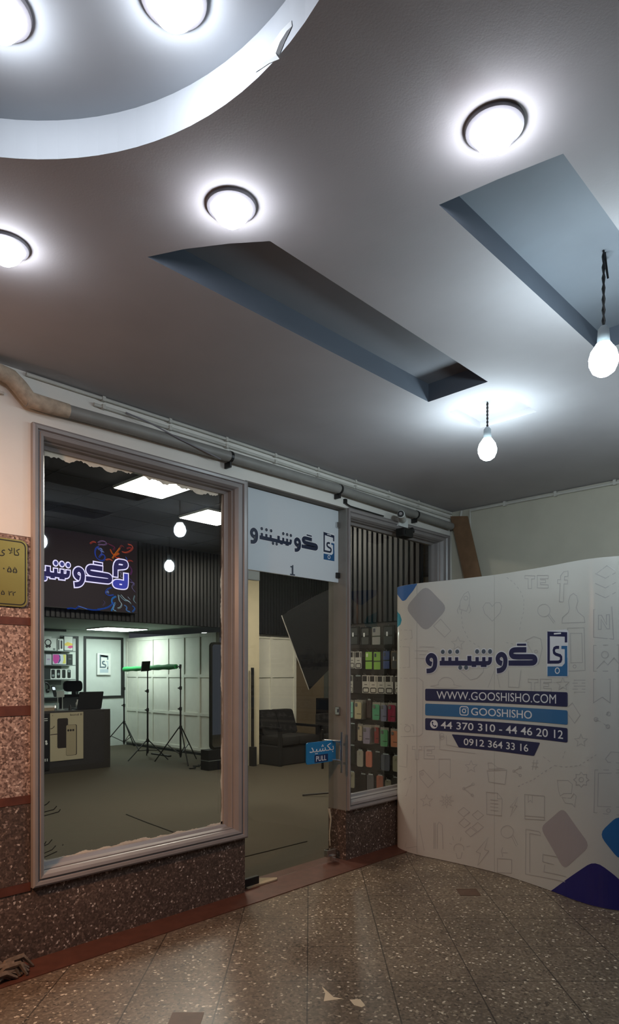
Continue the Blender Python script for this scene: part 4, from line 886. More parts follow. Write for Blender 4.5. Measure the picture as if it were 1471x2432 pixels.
# ---- LED screen
LS = thing('video_screen', 'large dark video screen showing the shop logo in coloured smoke', 'screen', (3.9, 5.1, 2.49))
bm = NB(); box(bm, 2.5, 5.269, 5.066, 5.149, 2.49, 3.575, .004); obj('housing', bm, M['black'], LS)
bm = NB(); flat(bm, [(2.51, 2.5), (5.262, 2.5), (5.262, 3.57), (2.51, 3.57)], lambda x, z: (x, 5.0655, z)); obj('display', bm, mat('screen face', '#120d10', .55, spec=.2, emit='#241a20', estr=.55), LS)
lev = lambda l: 5.064 - .002 * l
for k, (c, w, P) in enumerate(SMOKE):
    bm = NB(); stroke(bm, P, w * 1.3, lambda x, z: (x, lev(1 + k * .03), min(z, 3.565)), True)
    stroke(bm, [(p[0] + .012, p[1] - .010) for p in P], w * .7, lambda x, z: (x, lev(1.02 + k * .03), min(z, 3.565)), True)
    obj('smoke_wisp', bm, glow(c, .42), LS)
LM = dict(outline=glow('#e4dcff', 1.15), ink=glow('#35305c', .8), dots=glow('#4a4b8c', .8), blue=glow('#3f46a8', 1))
draw_logo(LS, lambda x, y, l: (3.257 + x, lev(3 + l * .8), 2.765 + y), (1.49, 1.67), mats=LM, outline=.02)
EM = ([[4.905, 3.01], [4.906, 3.232], [5.055, 3.238], [5.076, 3.212], [5.071, 3.18], [5.043, 3.168], [4.923, 3.146]], [[5.076, 3.07], [5.076, 2.90], [5.055, 2.872], [4.917, 2.874], [4.893, 2.899], [4.899, 2.924], [4.941, 2.937], [5.067, 2.928]])
bm = NB()
for P in EM: stroke(bm, P, .098, lambda x, z: (x, lev(3), z), True, .016)
obj('emblem_outline', bm, LM['outline'], LS)
for P, c in zip(EM, ('#35305c', '#4348ae')):
    bm = NB(); stroke(bm, P, .066, lambda x, z: (x, lev(4.5), z), True); obj('emblem_stroke', bm, glow(c, .9), LS)
bm = NB(); flat(bm, rrect(4.955, 5.02, 3.185, 3.205, .008), lambda x, z: (x, lev(6), z)); obj('emblem_slot', bm, LM['outline'], LS); bm = NB(); flat(bm, rrect(4.965, 5.01, 2.894, 2.912, .008), lambda x, z: (x, lev(6), z)); obj('emblem_slot', bm, LM['outline'], LS)

# ---- desk, posters, laptop, chair
DK = thing('reception_desk', 'dark reception desk with posters on its front', 'desk', (4.4, 6.8, 0))
bm = NB(); box(bm, 3.2, 5.622, 6.5, 6.54, .003, .955); obj('front_panel', bm, M['desk'], DK)
bm = NB(); box(bm, 3.2, 5.622, 6.5, 7.2, .955, .99, .003); obj('worktop', bm, M['desk'], DK)
for x in (3.2, 5.585):
    bm = NB(); box(bm, x, x + .037, 6.54, 7.2, .003, .955); obj('side_panel', bm, M['desk'], DK)
yy = lambda y: (lambda x, z: (x, y, z))
PB = thing('poster', 'beige poster of two phones on the desk front', 'poster', (4.85, 6.49, .195))
bm = NB(); box(bm, 4.573, 5.13, 6.485, 6.499, .195, .962, .001); obj('card', bm, M['poster_beige'], PB)
bm = NB(); prism(bm, rrect(4.69, 4.868, .395, .872, .025), yy(6.484), yy(6.4835)); write(bm, 'bond II', 4.905, 5.105, .905, .938, yy(6.4838), .01); write(bm, 'A', 4.605, 4.622, .915, .932, yy(6.4838), .01); stroke(bm, [(4.575, .62), (4.69, .625)], .012, yy(6.4838)); stroke(bm, [(4.575, .715), (4.60, .715), (4.63, .735), (4.645, .755)], .01, yy(6.4838))
obj('dark_print', bm, M['ink_dark'], PB)
bm = NB(); prism(bm, rrect(4.835, 5.018, .265, .762, .025), yy(6.4832), yy(6.4828)); obj('phone_shadow_print', bm, M['ink_dark'], PB)
bm = NB(); prism(bm, rrect(4.838, 5.004, .270, .758, .022), yy(6.4826), yy(6.4822)); obj('phone_print', bm, M['phone_beige'], PB)
bm = NB()
for x in (4.872, 4.913, 4.955): disc(bm, (x, .672), .018, yy(6.4818), 14)
obj('camera_print', bm, M['ink_dark'], PB)
PK = thing('poster', 'black poster with white lettering on the desk front', 'poster', (4.25, 6.49, .12))
bm = NB(); box(bm, 3.9, 4.565, 6.485, 6.499, .06, .955, .001); obj('card', bm, M['poster_black'], PK)
bm = NB(); write(bm, 'bond II', 4.18, 4.535, .205, .25, yy(6.484), .012)
obj('lettering', bm, M['white_paper'], PK)
for z in (.875, .845):
    bm = NB(); stroke(bm, [(4.30, z), (4.535, z + .004)], .012, yy(6.484)); obj('text_line', bm, M['white_paper'], PK)
bm = NB(); disc(bm, (4.51, .52), .018, yy(6.484), 12); disc(bm, (4.515, .485), .02, yy(6.484), 12)
obj('dot_print', bm, M['white_paper'], PK)
bm = NB(); flat(bm, [(4.3, .50), (4.43, .56), (4.46, .65), (4.3, .60)], yy(6.484)); obj('pale_print', bm, M['phone_beige'], PK)
LP = thing('laptop', 'black laptop open on the dark desk', 'laptop', (5.35, 6.75, .99))
bm = NB(); prism(bm, rrect(5.135, 5.57, 0, .285, .012), lambda x, t: (x - (.285 - t) * .09, 6.66 - t * .12, .997 + t), lambda x, t: (x - (.285 - t) * .09, 6.67 - t * .12, .999 + t)); obj('lid', bm, M['black_matte'], LP)
bm = NB(); box(bm, 5.11, 5.545, 6.665, 6.93, .9905, 1.006, .004); obj('keyboard_base', bm, M['black'], LP)
OC = thing('office_chair', 'black mesh office chair with headrest behind the desk', 'chair', (5.45, 7.65, 0))
mesh_m = mat('chair mesh', '#23282a', .7)
bm = NB(); prism(bm, rrect(5.345, 5.70, 1.262, 1.458, .075), lambda x, z: (x, 7.60 + 1.2 * (x - 5.52) ** 2, z), lambda x, z: (x, 7.64 + 1.2 * (x - 5.52) ** 2, z)); H_ = obj('headrest', bm, M['black'], OC, True)
bm = NB(); prism(bm, rrect(5.385, 5.66, 1.295, 1.425, .05), yy(7.598), yy(7.6)); obj('headrest_mesh', bm, mesh_m, H_)
bm = NB(); box(bm, 5.49, 5.56, 7.61, 7.64, 1.12, 1.28, .006); obj('headrest_post', bm, M['black'], OC)
bm = NB(); P = rrect(5.24, 5.80, .58, 1.215, .10)
o_, i_ = P, rrect(5.285, 5.755, .63, 1.165, .07)
for y0, y1 in ((7.56, 7.60),):
    a = [bm.verts.new((p[0], y0, p[1])) for p in o_]; b = [bm.verts.new((p[0], y0, p[1])) for p in i_]; c = [bm.verts.new((p[0], y1, p[1])) for p in o_]; d = [bm.verts.new((p[0], y1, p[1])) for p in i_]
    n = len(a)
    for k in range(n):
        j = (k + 1) % n
        bm.faces.new((a[k], a[j], b[j], b[k])); bm.faces.new((c[k], c[j], d[j], d[k])); bm.faces.new((a[k], a[j], c[j], c[k])); bm.faces.new((b[k], b[j], d[j], d[k]))
BK_ = obj('backrest', bm, M['black'], OC)
bm = NB(); prism(bm, i_, yy(7.578), yy(7.584)); obj('backrest_mesh', bm, mat('grey chair mesh', '#4d5356', .7), BK_)
bm = NB(); box(bm, 5.26, 5.78, 7.58, 8.06, .45, .53, .03); obj('seat', bm, mesh_m, OC)
for x in (5.2, 5.79):
    bm = NB(); box(bm, x, x + .06, 7.62, 7.9, .70, .73, .01); box(bm, x + .015, x + .045, 7.72, 7.78, .48, .70); obj('armrest', bm, M['black'], OC)
bm = NB(); tube(bm, [(5.52, 7.8, .08), (5.52, 7.8, .45)], .03, 10); obj('gas_lift', bm, M['black'], OC, True)
bm = NB()
for k in range(5):
    a = R(72 * k + 10); tube(bm, [(5.52, 7.8, .11), (5.52 + .29 * math.cos(a), 7.8 + .29 * math.sin(a), .075)], [.028, .016], 8)
obj('base', bm, M['black'], OC, True)
for k in range(5):
    a = R(72 * k + 10); p = (5.52 + .29 * math.cos(a), 7.8 + .29 * math.sin(a))
    bm = NB(); tube(bm, [(p[0] - .022, p[1], .032), (p[0] + .022, p[1], .032)], .030, 12); obj('wheel', bm, M['black'], OC, True)

# ---- wall poster with the emblem
WP = thing('poster', 'white canvas print of the phone emblem inside the black wall frame', 'poster', (7.09, 9.43, 1.555))
bm = NB(); box(bm, 6.931, 7.249, 9.405, 9.428, 1.555, 2.026, .003); obj('canvas', bm, M['white_paper'], WP)
bm = NB(); f_ = lambda x, y: (6.99 + (x - 1.161) * 1.06, 9.4045, 1.60 + y * 1.18)
g1 = mat('poster grey blue ink', '#5a6d76', .5); g2 = mat('poster pale ink', '#b4c4cc', .5)
for w, c, P in ICON:
    if c == 0: stroke(bm, P, w * 1.3, f_)
obj('emblem', bm, g1, WP)
bm = NB()
for w, c, P in ICON:
    if c == 1: stroke(bm, P, w, f_)
flat(bm, ICON_BLOCK, f_); obj('emblem_base', bm, g2, WP)

# ---- shelves and their goods on the back wall
for z, nm in ((2.05, 'top'), (1.762, 'middle'), (1.47, 'lowest')):
    t = thing('wall_shelf', '%s grey wall shelf holding boxed gadgets behind the desk' % nm, 'shelf', (5.6, 9.35, z - .12), 'gadget shelves')
    bm = NB(); box(bm, 4.9, 6.34, 9.2, 9.428, z - .018, z, .002); obj('board', bm, M['shelf'], t)
    bm = NB(); box(bm, 4.9, 6.08, 9.30, 9.428, z - .12, z - .0185); obj('backing_box', bm, M['shelf'], t)  # unlit grey backing box, the dark band under each board
def carton(name, x0, x1, z0, z1, m_, label, art=None, y=9.27, d=.06, group=None, cat='box'):
    t = thing(name, label, cat, ((x0 + x1) / 2, y, z0), group)
    bm = NB(); box(bm, x0, x1, y, y + d, z0 + .0005, z1, .002); obj('carton', bm, m_, t)
    if art:
        for nm, mm, fn in art:
            bm = NB(); fn(bm, yy(y - .0012)); obj(nm, bm, mm, t)
    return t
WH = M['white_paper']; BKM = M['black']
bm = NB(); box(bm, 5.3, 6.09, 9.39, 9.428, 2.0505, 2.44, .002); solo('backing_card', bm, mat('pale display card', '#c2c8c2', .6), 'large pale display card at the back of the top shelf', 'card')
carton('gadget_box', 5.64, 5.862, 2.05, 2.335, WH, 'white box with a picture of black headphones on the top shelf', [('headphone_picture', BKM, lambda bm, f: (disc(bm, (5.79, 2.21), .07, f, 24, .048), disc(bm, (5.765, 2.13), .028, f), disc(bm, (5.82, 2.135), .028, f)))])
carton('gadget_box', 5.866, 5.985, 2.05, 2.30, WH, 'pale box with a dark mark between headphone box and strap box', [('mark', M['shelf'], lambda bm, f: flat(bm, rrect(5.90, 5.95, 2.06, 2.10, .01), f))], y=9.29)
carton('gadget_box', 5.99, 6.112, 2.05, 2.29, WH, 'white box with two dark watch straps on the top shelf', [('strap_picture', BKM, lambda bm, f: (flat(bm, rrect(6.0, 6.028, 2.07, 2.27, .01), f), flat(bm, rrect(6.05, 6.09, 2.09, 2.26, .01), f)))])
carton('tablet_box', 6.122, 6.318, 2.05, 2.358, mat('tablet box edge', '#3b4345', .4), 'upright tablet box with yellow and pink picture on the top shelf', [('screen_picture', mat('screen pale', '#c8cdc4', .4), lambda bm, f: flat(bm, rrect(6.133, 6.307, 2.065, 2.347, .012), f)),
    ('yellow_swirl', tinted('#d8b83c'), lambda bm, f: flat(bm, [(6.137, 2.20), (6.20, 2.235), (6.27, 2.215), (6.305, 2.20), (6.305, 2.17), (6.22, 2.15), (6.137, 2.16)], lambda x, z: (x, 9.2675, z))), ('pink_swirl', tinted('#c83a78'), lambda bm, f: flat(bm, [(6.19, 2.125), (6.24, 2.16), (6.305, 2.165), (6.305, 2.12), (6.25, 2.10)], lambda x, z: (x, 9.2672, z)))], d=.04)
carton('gadget_box', 5.52, 5.735, 1.762, 1.985, mat('grey picture box', '#8d9492', .5), 'grey picture box at the left of the middle shelf', [('dark_picture', BKM, lambda bm, f: (disc(bm, (5.67, 1.89), .045, f, 16, .025), flat(bm, rrect(5.66, 5.70, 1.79, 1.85, .01), f)))])
carton('gadget_box', 5.742, 5.865, 1.762, 1.972, mat('pale lilac box', '#c6c4cc', .5), 'plain pale box beside the landscape tablet box', [('label', tinted('#b090b8'), lambda bm, f: flat(bm, rrect(5.77, 5.83, 1.86, 1.885, .006), f))])
carton('tablet_box', 5.872, 6.182, 1.762, 1.992, mat('tablet box edge', '#3b4345', .4), 'landscape tablet box with magenta and yellow picture on the middle shelf', [('screen_picture', mat('screen pale', '#c8cdd4', .4), lambda bm, f: flat(bm, rrect(5.884, 6.170, 1.775, 1.98, .012), f)),
    ('magenta_swirl', tinted('#c43a98'), lambda bm, f: flat(bm, [(5.895, 1.972), (6.01, 1.972), (6.03, 1.9), (5.99, 1.80), (5.93, 1.785), (5.89, 1.85)], lambda x, z: (x, 9.2675, z))), ('blue_swirl', tinted('#3b3f80'), lambda bm, f: flat(bm, [(6.01, 1.972), (6.045, 1.95), (6.05, 1.85), (6.01, 1.79), (5.995, 1.80), (6.032, 1.9)], lambda x, z: (x, 9.2672, z))), ('yellow_swirl', tinted('#d0c860'), lambda bm, f: flat(bm, [(6.10, 1.972), (6.16, 1.975), (6.16, 1.79), (6.09, 1.79), (6.12, 1.88)], lambda x, z: (x, 9.2669, z)))], d=.05)
carton('gadget_box', 6.192, 6.309, 1.762, 1.985, mat('dark green box', '#1d2523', .5), 'black box at the right end of the middle shelf', [('label', M['shelf'], lambda bm, f: flat(bm, rrect(6.22, 6.28, 1.88, 1.892, .003), f))])
carton('gadget_box', 5.60, 5.69, 1.47, 1.685, WH, 'narrow white box at the left of the lowest shelf')
carton('gadget_box', 5.70, 5.829, 1.47, 1.678, mat('dark grey box', '#272d2e', .5), 'dark grey box beside the watch boxes on the lowest shelf')
for k, nm in enumerate(('first watch box from the left on the lowest shelf', 'second watch box from the left on the lowest shelf', 'third watch box, with a plain dark picture, on the lowest shelf', 'watch box at the right end of the lowest shelf')):
    x0 = 5.84 + k * .112
    art = [('watch_picture', BKM, lambda bm, f, x0=x0: flat(bm, rrect(x0 + .018, x0 + .092, 1.492, 1.665, .02), f))]
    if k != 2: art.append(('watch_face', mat('watch face', '#8f9a98', .4), lambda bm, f, x0=x0, k=k: disc(bm, (x0 + .055, 1.545 + .03 * k), .026, lambda x, z: (x, 9.2684, z), 14)))
    carton('watch_box', x0, x0 + .109, 1.47, 1.68, WH, 'white ' + nm, art, group='watch boxes on the lowest shelf')
t = thing('back_counter', 'pale narrow counter with black edge behind the desk', 'counter', (5.4, 9.3, 1.05))
bm = NB(); box(bm, 4.6, 6.40, 9.12, 9.428, 1.075, 1.11, .003); obj('top', bm, M['shelf'], t)
bm = NB(); box(bm, 4.6, 6.40, 9.11, 9.12, 1.04, 1.105); obj('black_edge', bm, M['black'], t)
bm = NB(); box(bm, 4.6, 6.40, 9.14, 9.428, .003, 1.075); obj('cupboard', bm, mat('counter front', '#9aa39f', .6), t)
t = thing('headphones', 'black headphones on a stand on the back counter', 'headphones', (5.68, 9.24, 1.11))
bm = NB(); tube(bm, [(5.70 + .10 * math.cos(R(a)), 9.24, 1.31 + .10 * math.sin(R(a))) for a in range(-40, 221, 13)], .016, 8); obj('headband', bm, BKM, t, True)
for s in (-1, 1):
    bm = NB(); tube(bm, [(5.70 + s * .085, 9.24, 1.24), (5.70 + s * .05, 9.24, 1.235)], .042, 14); obj('ear_cup', bm, BKM, t, True)
bm = NB(); tube(bm, [(5.70, 9.24, 1.12), (5.70, 9.24, 1.40)], .008, 8); lathe(bm, [(0, 0), (.06, 0), (.06, .01), (0, .012)], (5.70, 9.24, 1.1105), 18); obj('stand', bm, M['clear'], t, True)
t = thing('smart_watch', 'smart watch with lit screen on a stand on the back counter', 'watch', (5.90, 9.22, 1.11))
bm = NB(); prism(bm, rrect(5.86, 5.925, 1.112, 1.34, .02), lambda x, z: (x - (z - 1.11) * .25 + .03, 9.2, z), lambda x, z: (x - (z - 1.11) * .25 + .03, 9.225, z)); obj('strap', bm, BKM, t)
bm = NB(); flat(bm, rrect(5.862, 5.920, 1.255, 1.315, .012), lambda x, z: (x - (z - 1.11) * .25 + .03, 9.199, z)); obj('face', bm, glow('#e6f4ff', 1.2), t)
t = thing('gadget_stand', 'clear acrylic stand with a pale tag on the back counter', 'stand', (6.12, 9.2, 1.11))
bm = NB(); box(bm, 6.05, 6.19, 9.15, 9.25, 1.1105, 1.125, .003); box(bm, 6.06, 6.18, 9.2, 9.208, 1.125, 1.26); obj('holder', bm, M['clear'], t)
bm = NB(); box(bm, 6.075, 6.165, 9.194, 9.199, 1.24, 1.30); obj('tag', bm, WH, t)
# things on the desk
t = thing('acrylic_stand', 'tall clear acrylic stand on the desk left of the laptop', 'stand', (4.86, 6.75, .99))
bm = NB(); tube(bm, [(4.82, 6.75, 1.0), (4.82, 6.75, 1.28)], .008, 8); tube(bm, [(4.90, 6.75, 1.0), (4.90, 6.75, 1.20)], .008, 8); lathe(bm, [(0, 0), (.07, 0), (.07, .012), (0, .014)], (4.86, 6.75, .9905), 18); obj('post', bm, M['clear'], t, True)
bm = NB(); prism(bm, rrect(4.80, 4.93, 1.2, 1.30, .01), yy(6.742), yy(6.748)); obj('plate', bm, M['clear'], t)
bm = NB(); tube(bm, [(4.97, 6.62, .992), (4.97, 6.62, 1.03), (4.97, 6.62, 1.075)], [.026, .022, .006], 12)
solo('small_bottle', bm, BKM, 'small dark bottle on the desk beside the acrylic stand', 'bottle', smooth=True)
t = thing('carton', 'white carton at the left end of the desk top', 'box', (4.55, 6.75, .99))
bm = NB(); box(bm, 4.3, 4.72, 6.65, 6.85, .9905, 1.065, .003); obj('box_body', bm, M['cardboard'], t)
bm = NB(); box(bm, 4.298, 4.722, 6.648, 6.852, 1.04, 1.068, .003); obj('lid', bm, WH, t)
bm = NB(); lathe(bm, [(0, 0), (.03, 0), (.03, .05), (.012, .075), (.012, .10), (0, .10)], (4.76, 6.72, .9905), 14)
solo('small_bottle', bm, M['chrome'], 'small shiny bottle beside the white carton on the desk', 'bottle', smooth=True)
for x, lab in ((5.86, 'left one of two small white bottles under the back counter shelf'), (5.96, 'right one of two small white bottles under the back counter shelf')):
    bm = NB(); lathe(bm, [(0, 0), (.035, 0), (.035, .09), (.012, .12), (.012, .15), (0, .15)], (x - .55, 7.05, .9905), 14); solo('spray_bottle', bm, WH, lab.replace('under the back counter shelf', 'at the back of the desk'), 'bottle', smooth=True)

# ---- photo stands and the green backdrop
def stand(name, label, x, y, ztop, zc, r, angs, rb=.016, group=None):
    t = thing(name, label, 'stand', (x, y, 0), group)
    bm = NB(); tube(bm, [(x, y, .10), (x, y, ztop * .55)], .017, 10); obj('pole', bm, BKM, t, True)
    bm = NB(); tube(bm, [(x, y, ztop * .5), (x, y, ztop)], .012, 10); obj('extension_pole', bm, BKM, t, True)
    for z in (ztop * .55, ztop * .76):
        bm = NB(); tube(bm, [(x, y, z - .03), (x, y, z + .03)], .024, 12); cl = obj('collar', bm, BKM, t, True)
        bm = NB(); tube(bm, [(x - .02, y, z), (x - .055, y - .01, z)], [.008, .014], 8); obj('knob', bm, BKM, cl, True)
    bm = NB(); tube(bm, [(x, y, zc - .03), (x, y, zc + .03)], .027, 12); tube(bm, [(x, y, .13), (x, y, .19)], .024, 12); obj('hub', bm, BKM, t, True)
    for a in angs:
        c, s = math.cos(R(a)), math.sin(R(a))
        bm = NB(); tube(bm, [(x + .03 * c, y + .03 * s, zc), (x + r * c, y + r * s, .012)], .011, 8); lg = obj('leg', bm, BKM, t, True)
        bm = NB(); tube(bm, [(x + .02 * c, y + .02 * s, .16), (x + r * .5 * c, y + r * .5 * s, zc * .5)], .008, 6); obj('brace', bm, BKM, lg, True)
    return t
stand('backdrop_stand', 'black tripod stand in the corner holding the far end of the green backdrop', 7.15, 8.68, 1.67, .56, .50, (160, -85, 35))
TM = stand('light_stand', 'black tripod stand with a square lamp in front of the partition', 6.65, 6.98, 1.66, .34, .46, (190, -70, 60))
bm = NB(); prism(bm, [(-.10, -.095), (.10, -.085), (.095, .10), (-.105, .09)], lambda a, b: (6.594 + a * .97 + b * .18, 6.944 + a * .2 + b * .05, 1.72 + b - a * .05 * 0), lambda a, b: (6.594 + a * .97 + b * .18 + .01, 6.984 + a * .2 + b * .05, 1.72 + b)); HL = obj('lamp_head', bm, BKM, TM)
bm = NB(); tube(bm, [(6.65, 6.98, 1.64), (6.64, 6.99, 1.70)], .016, 8); tube(bm, [(6.67, 6.975, 1.655), (6.72, 6.975, 1.655)], .012, 8); obj('tilt_head', bm, BKM, TM, True)
stand('backdrop_stand', 'nearest black tripod stand holding the near end of the green backdrop', 6.749, 6.069, 1.75, .63, .50, (120, -110, 20))
GB = thing('green_backdrop', 'rolled green backdrop cloth between two black stands', 'backdrop', (6.95, 7.35, 1.62))
p0 = Vector((7.15, 8.70, 1.675)); p1 = Vector((6.755, 6.09, 1.715))
bm = NB(); n = 16; tube(bm, [tuple(p0.lerp(p1, .02 + .92 * k / n)) for k in range(n + 1)], [.048 + .006 * math.sin(k * 1.9) for k in range(n + 1)], 14); obj('cloth_roll', bm, M['green'], GB, True)
bm = NB(); tube(bm, [tuple(p0), tuple(p1)], .012, 8); obj('crossbar', bm, BKM, GB, True)
bm = NB(); tube(bm, [tuple(p1 + Vector((0, 0, -.04))), tuple(p1 + Vector((.0, -.01, .035)))], .022, 10); obj('clamp', bm, BKM, GB, True)
bm = NB()
random.seed(3)
P = [(7.1 - .03 * k + .07 * math.sin(k * 1.7), 5.75 + .05 * math.cos(k * 2.3) - .02 * k, .008 + .004 * (k % 3)) for k in range(24)]
tube(bm, P, .007, 6); solo('power_cable', bm, BKM, 'black cable coiled on the carpet by the nearest tripod stand', 'cable', smooth=True)
bm = NB(); box(bm, 7.05, 7.12, 6.9, 7.5, .003, .03, .004); solo('power_strip', bm, BKM, 'black power strip at the foot of the partition', 'power strip')

# ---- mirror, low box, slim speaker
MR = thing('standing_mirror', 'tall black framed mirror with rounded corners behind the window frame', 'mirror', (6.88, 5.0, .335))
o_ = rrect(6.58, 7.18, .335, 2.105, .07); i_ = rrect(6.615, 7.145, .37, 2.07, .05)
bm = NB(); a = [bm.verts.new((p[0], 4.975, p[1])) for p in o_]; b = [bm.verts.new((p[0], 4.975, p[1])) for p in i_]; c = [bm.verts.new((p[0], 5.02, p[1])) for p in o_]; d = [bm.verts.new((p[0], 5.005, p[1])) for p in i_]
n = len(a)
for k in range(n):
    j = (k + 1) % n; bm.faces.new((a[k], a[j], b[j], b[k])); bm.faces.new((a[k], a[j], c[j], c[k])); bm.faces.new((b[k], b[j], d[j], d[k]))
bm.faces.new(c); obj('mirror_frame', bm, M['mirror_frame'], MR)
bm = NB(); flat(bm, i_, yy(5.004)); obj('mirror_glass', bm, M['mirror'], MR)
t = thing('low_box', 'low black box under the tall mirror', 'box', (6.82, 5.0, 0))
bm = NB(); box(bm, 6.50, 7.16, 4.93, 5.14, .003, .155, .004); box(bm, 6.50, 7.16, 4.93, 5.14, .17, .334, .004); obj('case', bm, BKM, t)
bm = NB(); box(bm, 6.505, 7.155, 4.935, 5.135, .155, .17); obj('groove', bm, M['shelf'], t)
t = thing('slim_stand', 'slim black upright stand at the left edge of the doorway', 'stand', (7.39, 4.86, 0))
bm = NB(); box(bm, 7.365, 7.405, 4.84, 4.88, .33, 1.69, .004); obj('pole', bm, M['black_matte'], t)
bm = NB(); box(bm, 7.35, 7.43, 4.80, 4.91, .003, .33, .004); obj('base', bm, M['black_matte'], t)

# ---- sofa and lounge chair
SF = thing('sofa', 'charcoal sofa with cushions against the cream panelled wall', 'sofa', (8.1, 4.85, 0))
bm = NB(); box(bm, 7.63, 8.62, 4.47, 5.2, .003, .34, .02); obj('base', bm, M['sofa'], SF)
for x0, x1 in ((7.70, 8.12), (8.13, 8.56)):
    bm = NB(); box(bm, x0, x1, 4.44, 5.0, .345, .50, .04); obj('seat_cushion', bm, M['sofa'], SF, True)
    bm = NB(); prism(bm, rrect(x0, x1, .505, .93, .05), lambda x, z: (x, 4.93 + (z - .5) * .35, z), lambda x, z: (x, 5.06 + (z - .5) * .35, z)); obj('back_cushion', bm, M['sofa'], SF, True)
for x in (7.63, 8.565):
    bm = NB(); box(bm, x, x + .055, 4.43, 5.1, .62, .665, .008); box(bm, x, x + .055, 4.43, 4.49, .003, .62, .006); box(bm, x, x + .055, 5.04, 5.1, .34, .62); obj('armrest', bm, M['black_matte'], SF)
CHA = thing('lounge_chair', 'dark lounge chair partly hidden by the door jamb', 'chair', (9.0, 4.2, 0))
bm = NB(); box(bm, 8.75, 9.45, 3.95, 4.6, .36, .48, .03); obj('seat', bm, M['sofa'], CHA, True)
bm = NB(); box(bm, 8.75, 9.45, 4.55, 4.68, .45, .85, .04); obj('backrest', bm, M['sofa'], CHA, True)
for sx, sy in ((8.78, 3.98), (9.42, 3.98), (8.78, 4.6), (9.42, 4.6)):
    bm = NB(); tube(bm, [(sx, sy, .37), (sx - .02, sy - .02, .003)], [.024, .016], 8); obj('leg', bm, M['black_matte'], CHA, True)
for x in (8.74, 9.43):
    bm = NB(); box(bm, x, x + .04, 3.97, 4.62, .62, .65, .006); box(bm, x, x + .04, 3.97, 4.01, .40, .62); obj('armrest', bm, M['black_matte'], CHA)
bm = NB(); box(bm, 10.17, 10.41, 5.7, 5.995, .003, 1.06, .006); solo('slim_cabinet', bm, M['black_matte'], 'slim black cabinet against the beige wall', 'cabinet')
bm = NB(); box(bm, 10.44, 11.3, 5.9, 5.995, .003, 2.29, .004)
DD = thing('dark_door', 'tall dark door in the beige wall', 'door', (10.87, 5.95, 0)); obj('door_leaf', bm, M['slat_back'], DD)
bm = NB(); box(bm, 10.425, 10.445, 5.88, 5.995, .003, 2.29); obj('door_edge', bm, M['shelf'], DD)
bm = NB(); tube(bm, [(10.55, 5.88, 1.0), (10.68, 5.88, 1.0)], .012, 8); obj('handle', bm, M['chrome'], DD, True)

# ---- black hanging flag on an X stand, seen from behind
FL = thing('flag_banner', 'black pointed flag banner seen through the door with reversed logo', 'flag', (6.3, 2.1, 0))
PF = [(2.988, 2.401), (2.456, 1.374), (2.172, 1.589), (1.98, 1.74), (1.98, 2.72), (2.35, 2.62)]
bm = NB(); prism(bm, PF, lambda y, z: (6.297, y, z), lambda y, z: (6.303, y, z)); obj('cloth', bm, M['flag'], FL)
bm = NB(); tube(bm, [(6.295, 2.988, 2.401), (6.295, 2.456, 1.374)], .008, 6); obj('edge_cord', bm, M['flag_edge'], FL, True)
bm = NB()
for w, P in LOGO: stroke(bm, P, w, lambda x, z: (6.2950, 2.62 - (1.074 - x) * .95, 1.66 + z * 1.1))
obj('reversed_logo', bm, M['flag_ink'], FL)
bm = NB(); tube(bm, [(6.31, 1.965, .05), (6.31, 1.965, 2.75)], .013, 10); tube(bm, [(6.31, 1.965, 2.72), (6.31, 2.35, 2.62), (6.31, 2.9, 2.44)], .006, 6); obj('pole', bm, BKM, FL, True)
for a in (40, 130, 220, 310):
    bm = NB(); tube(bm, [(6.31, 1.965, .06), (6.31 + .45 * math.cos(R(a)), 1.965 + .45 * math.sin(R(a)), .016)], .012, 8); obj('leg', bm, BKM, FL, True)

# =================================================================== SLATWALL WITH PHONE CASES
SWL = thing('slatwall_rack', 'brown black slatwall of phone case packs behind the narrow window', 'display rack', (5.52, .6, 0))
bm = NB(); box(bm, 5.50, 5.54, .12, 1.06, .28, 2.13)
obj('slatwall_panel', bm, M['slatwall'], SWL)
bm = NB()
for k in range(19): box(bm, 5.494, 5.50, .12, 1.06, .30 + k * .098, .345 + k * .098)
obj('slat_rails', bm, M['slatwall'], SWL)
bm = NB(); box(bm, 5.2, 5.54, .12, 1.06, .003, .28, .004); obj('plinth', bm, M['slatwall'], SWL)
bm = NB(); box(bm, 5.50, 5.54, .12, 1.06, 2.13, ZS); HDR = obj('header_panel', bm, M['slat_back'], SWL)
bm = NB(); y = .13
while y < 1.02: box(bm, 5.478, 5.50, y, y + .040, 2.14, ZS); y += .068
obj('vertical_slats', bm, M['slat'], HDR)
FX = 5.42
xx = lambda x: (lambda y, z: (x, y, z))
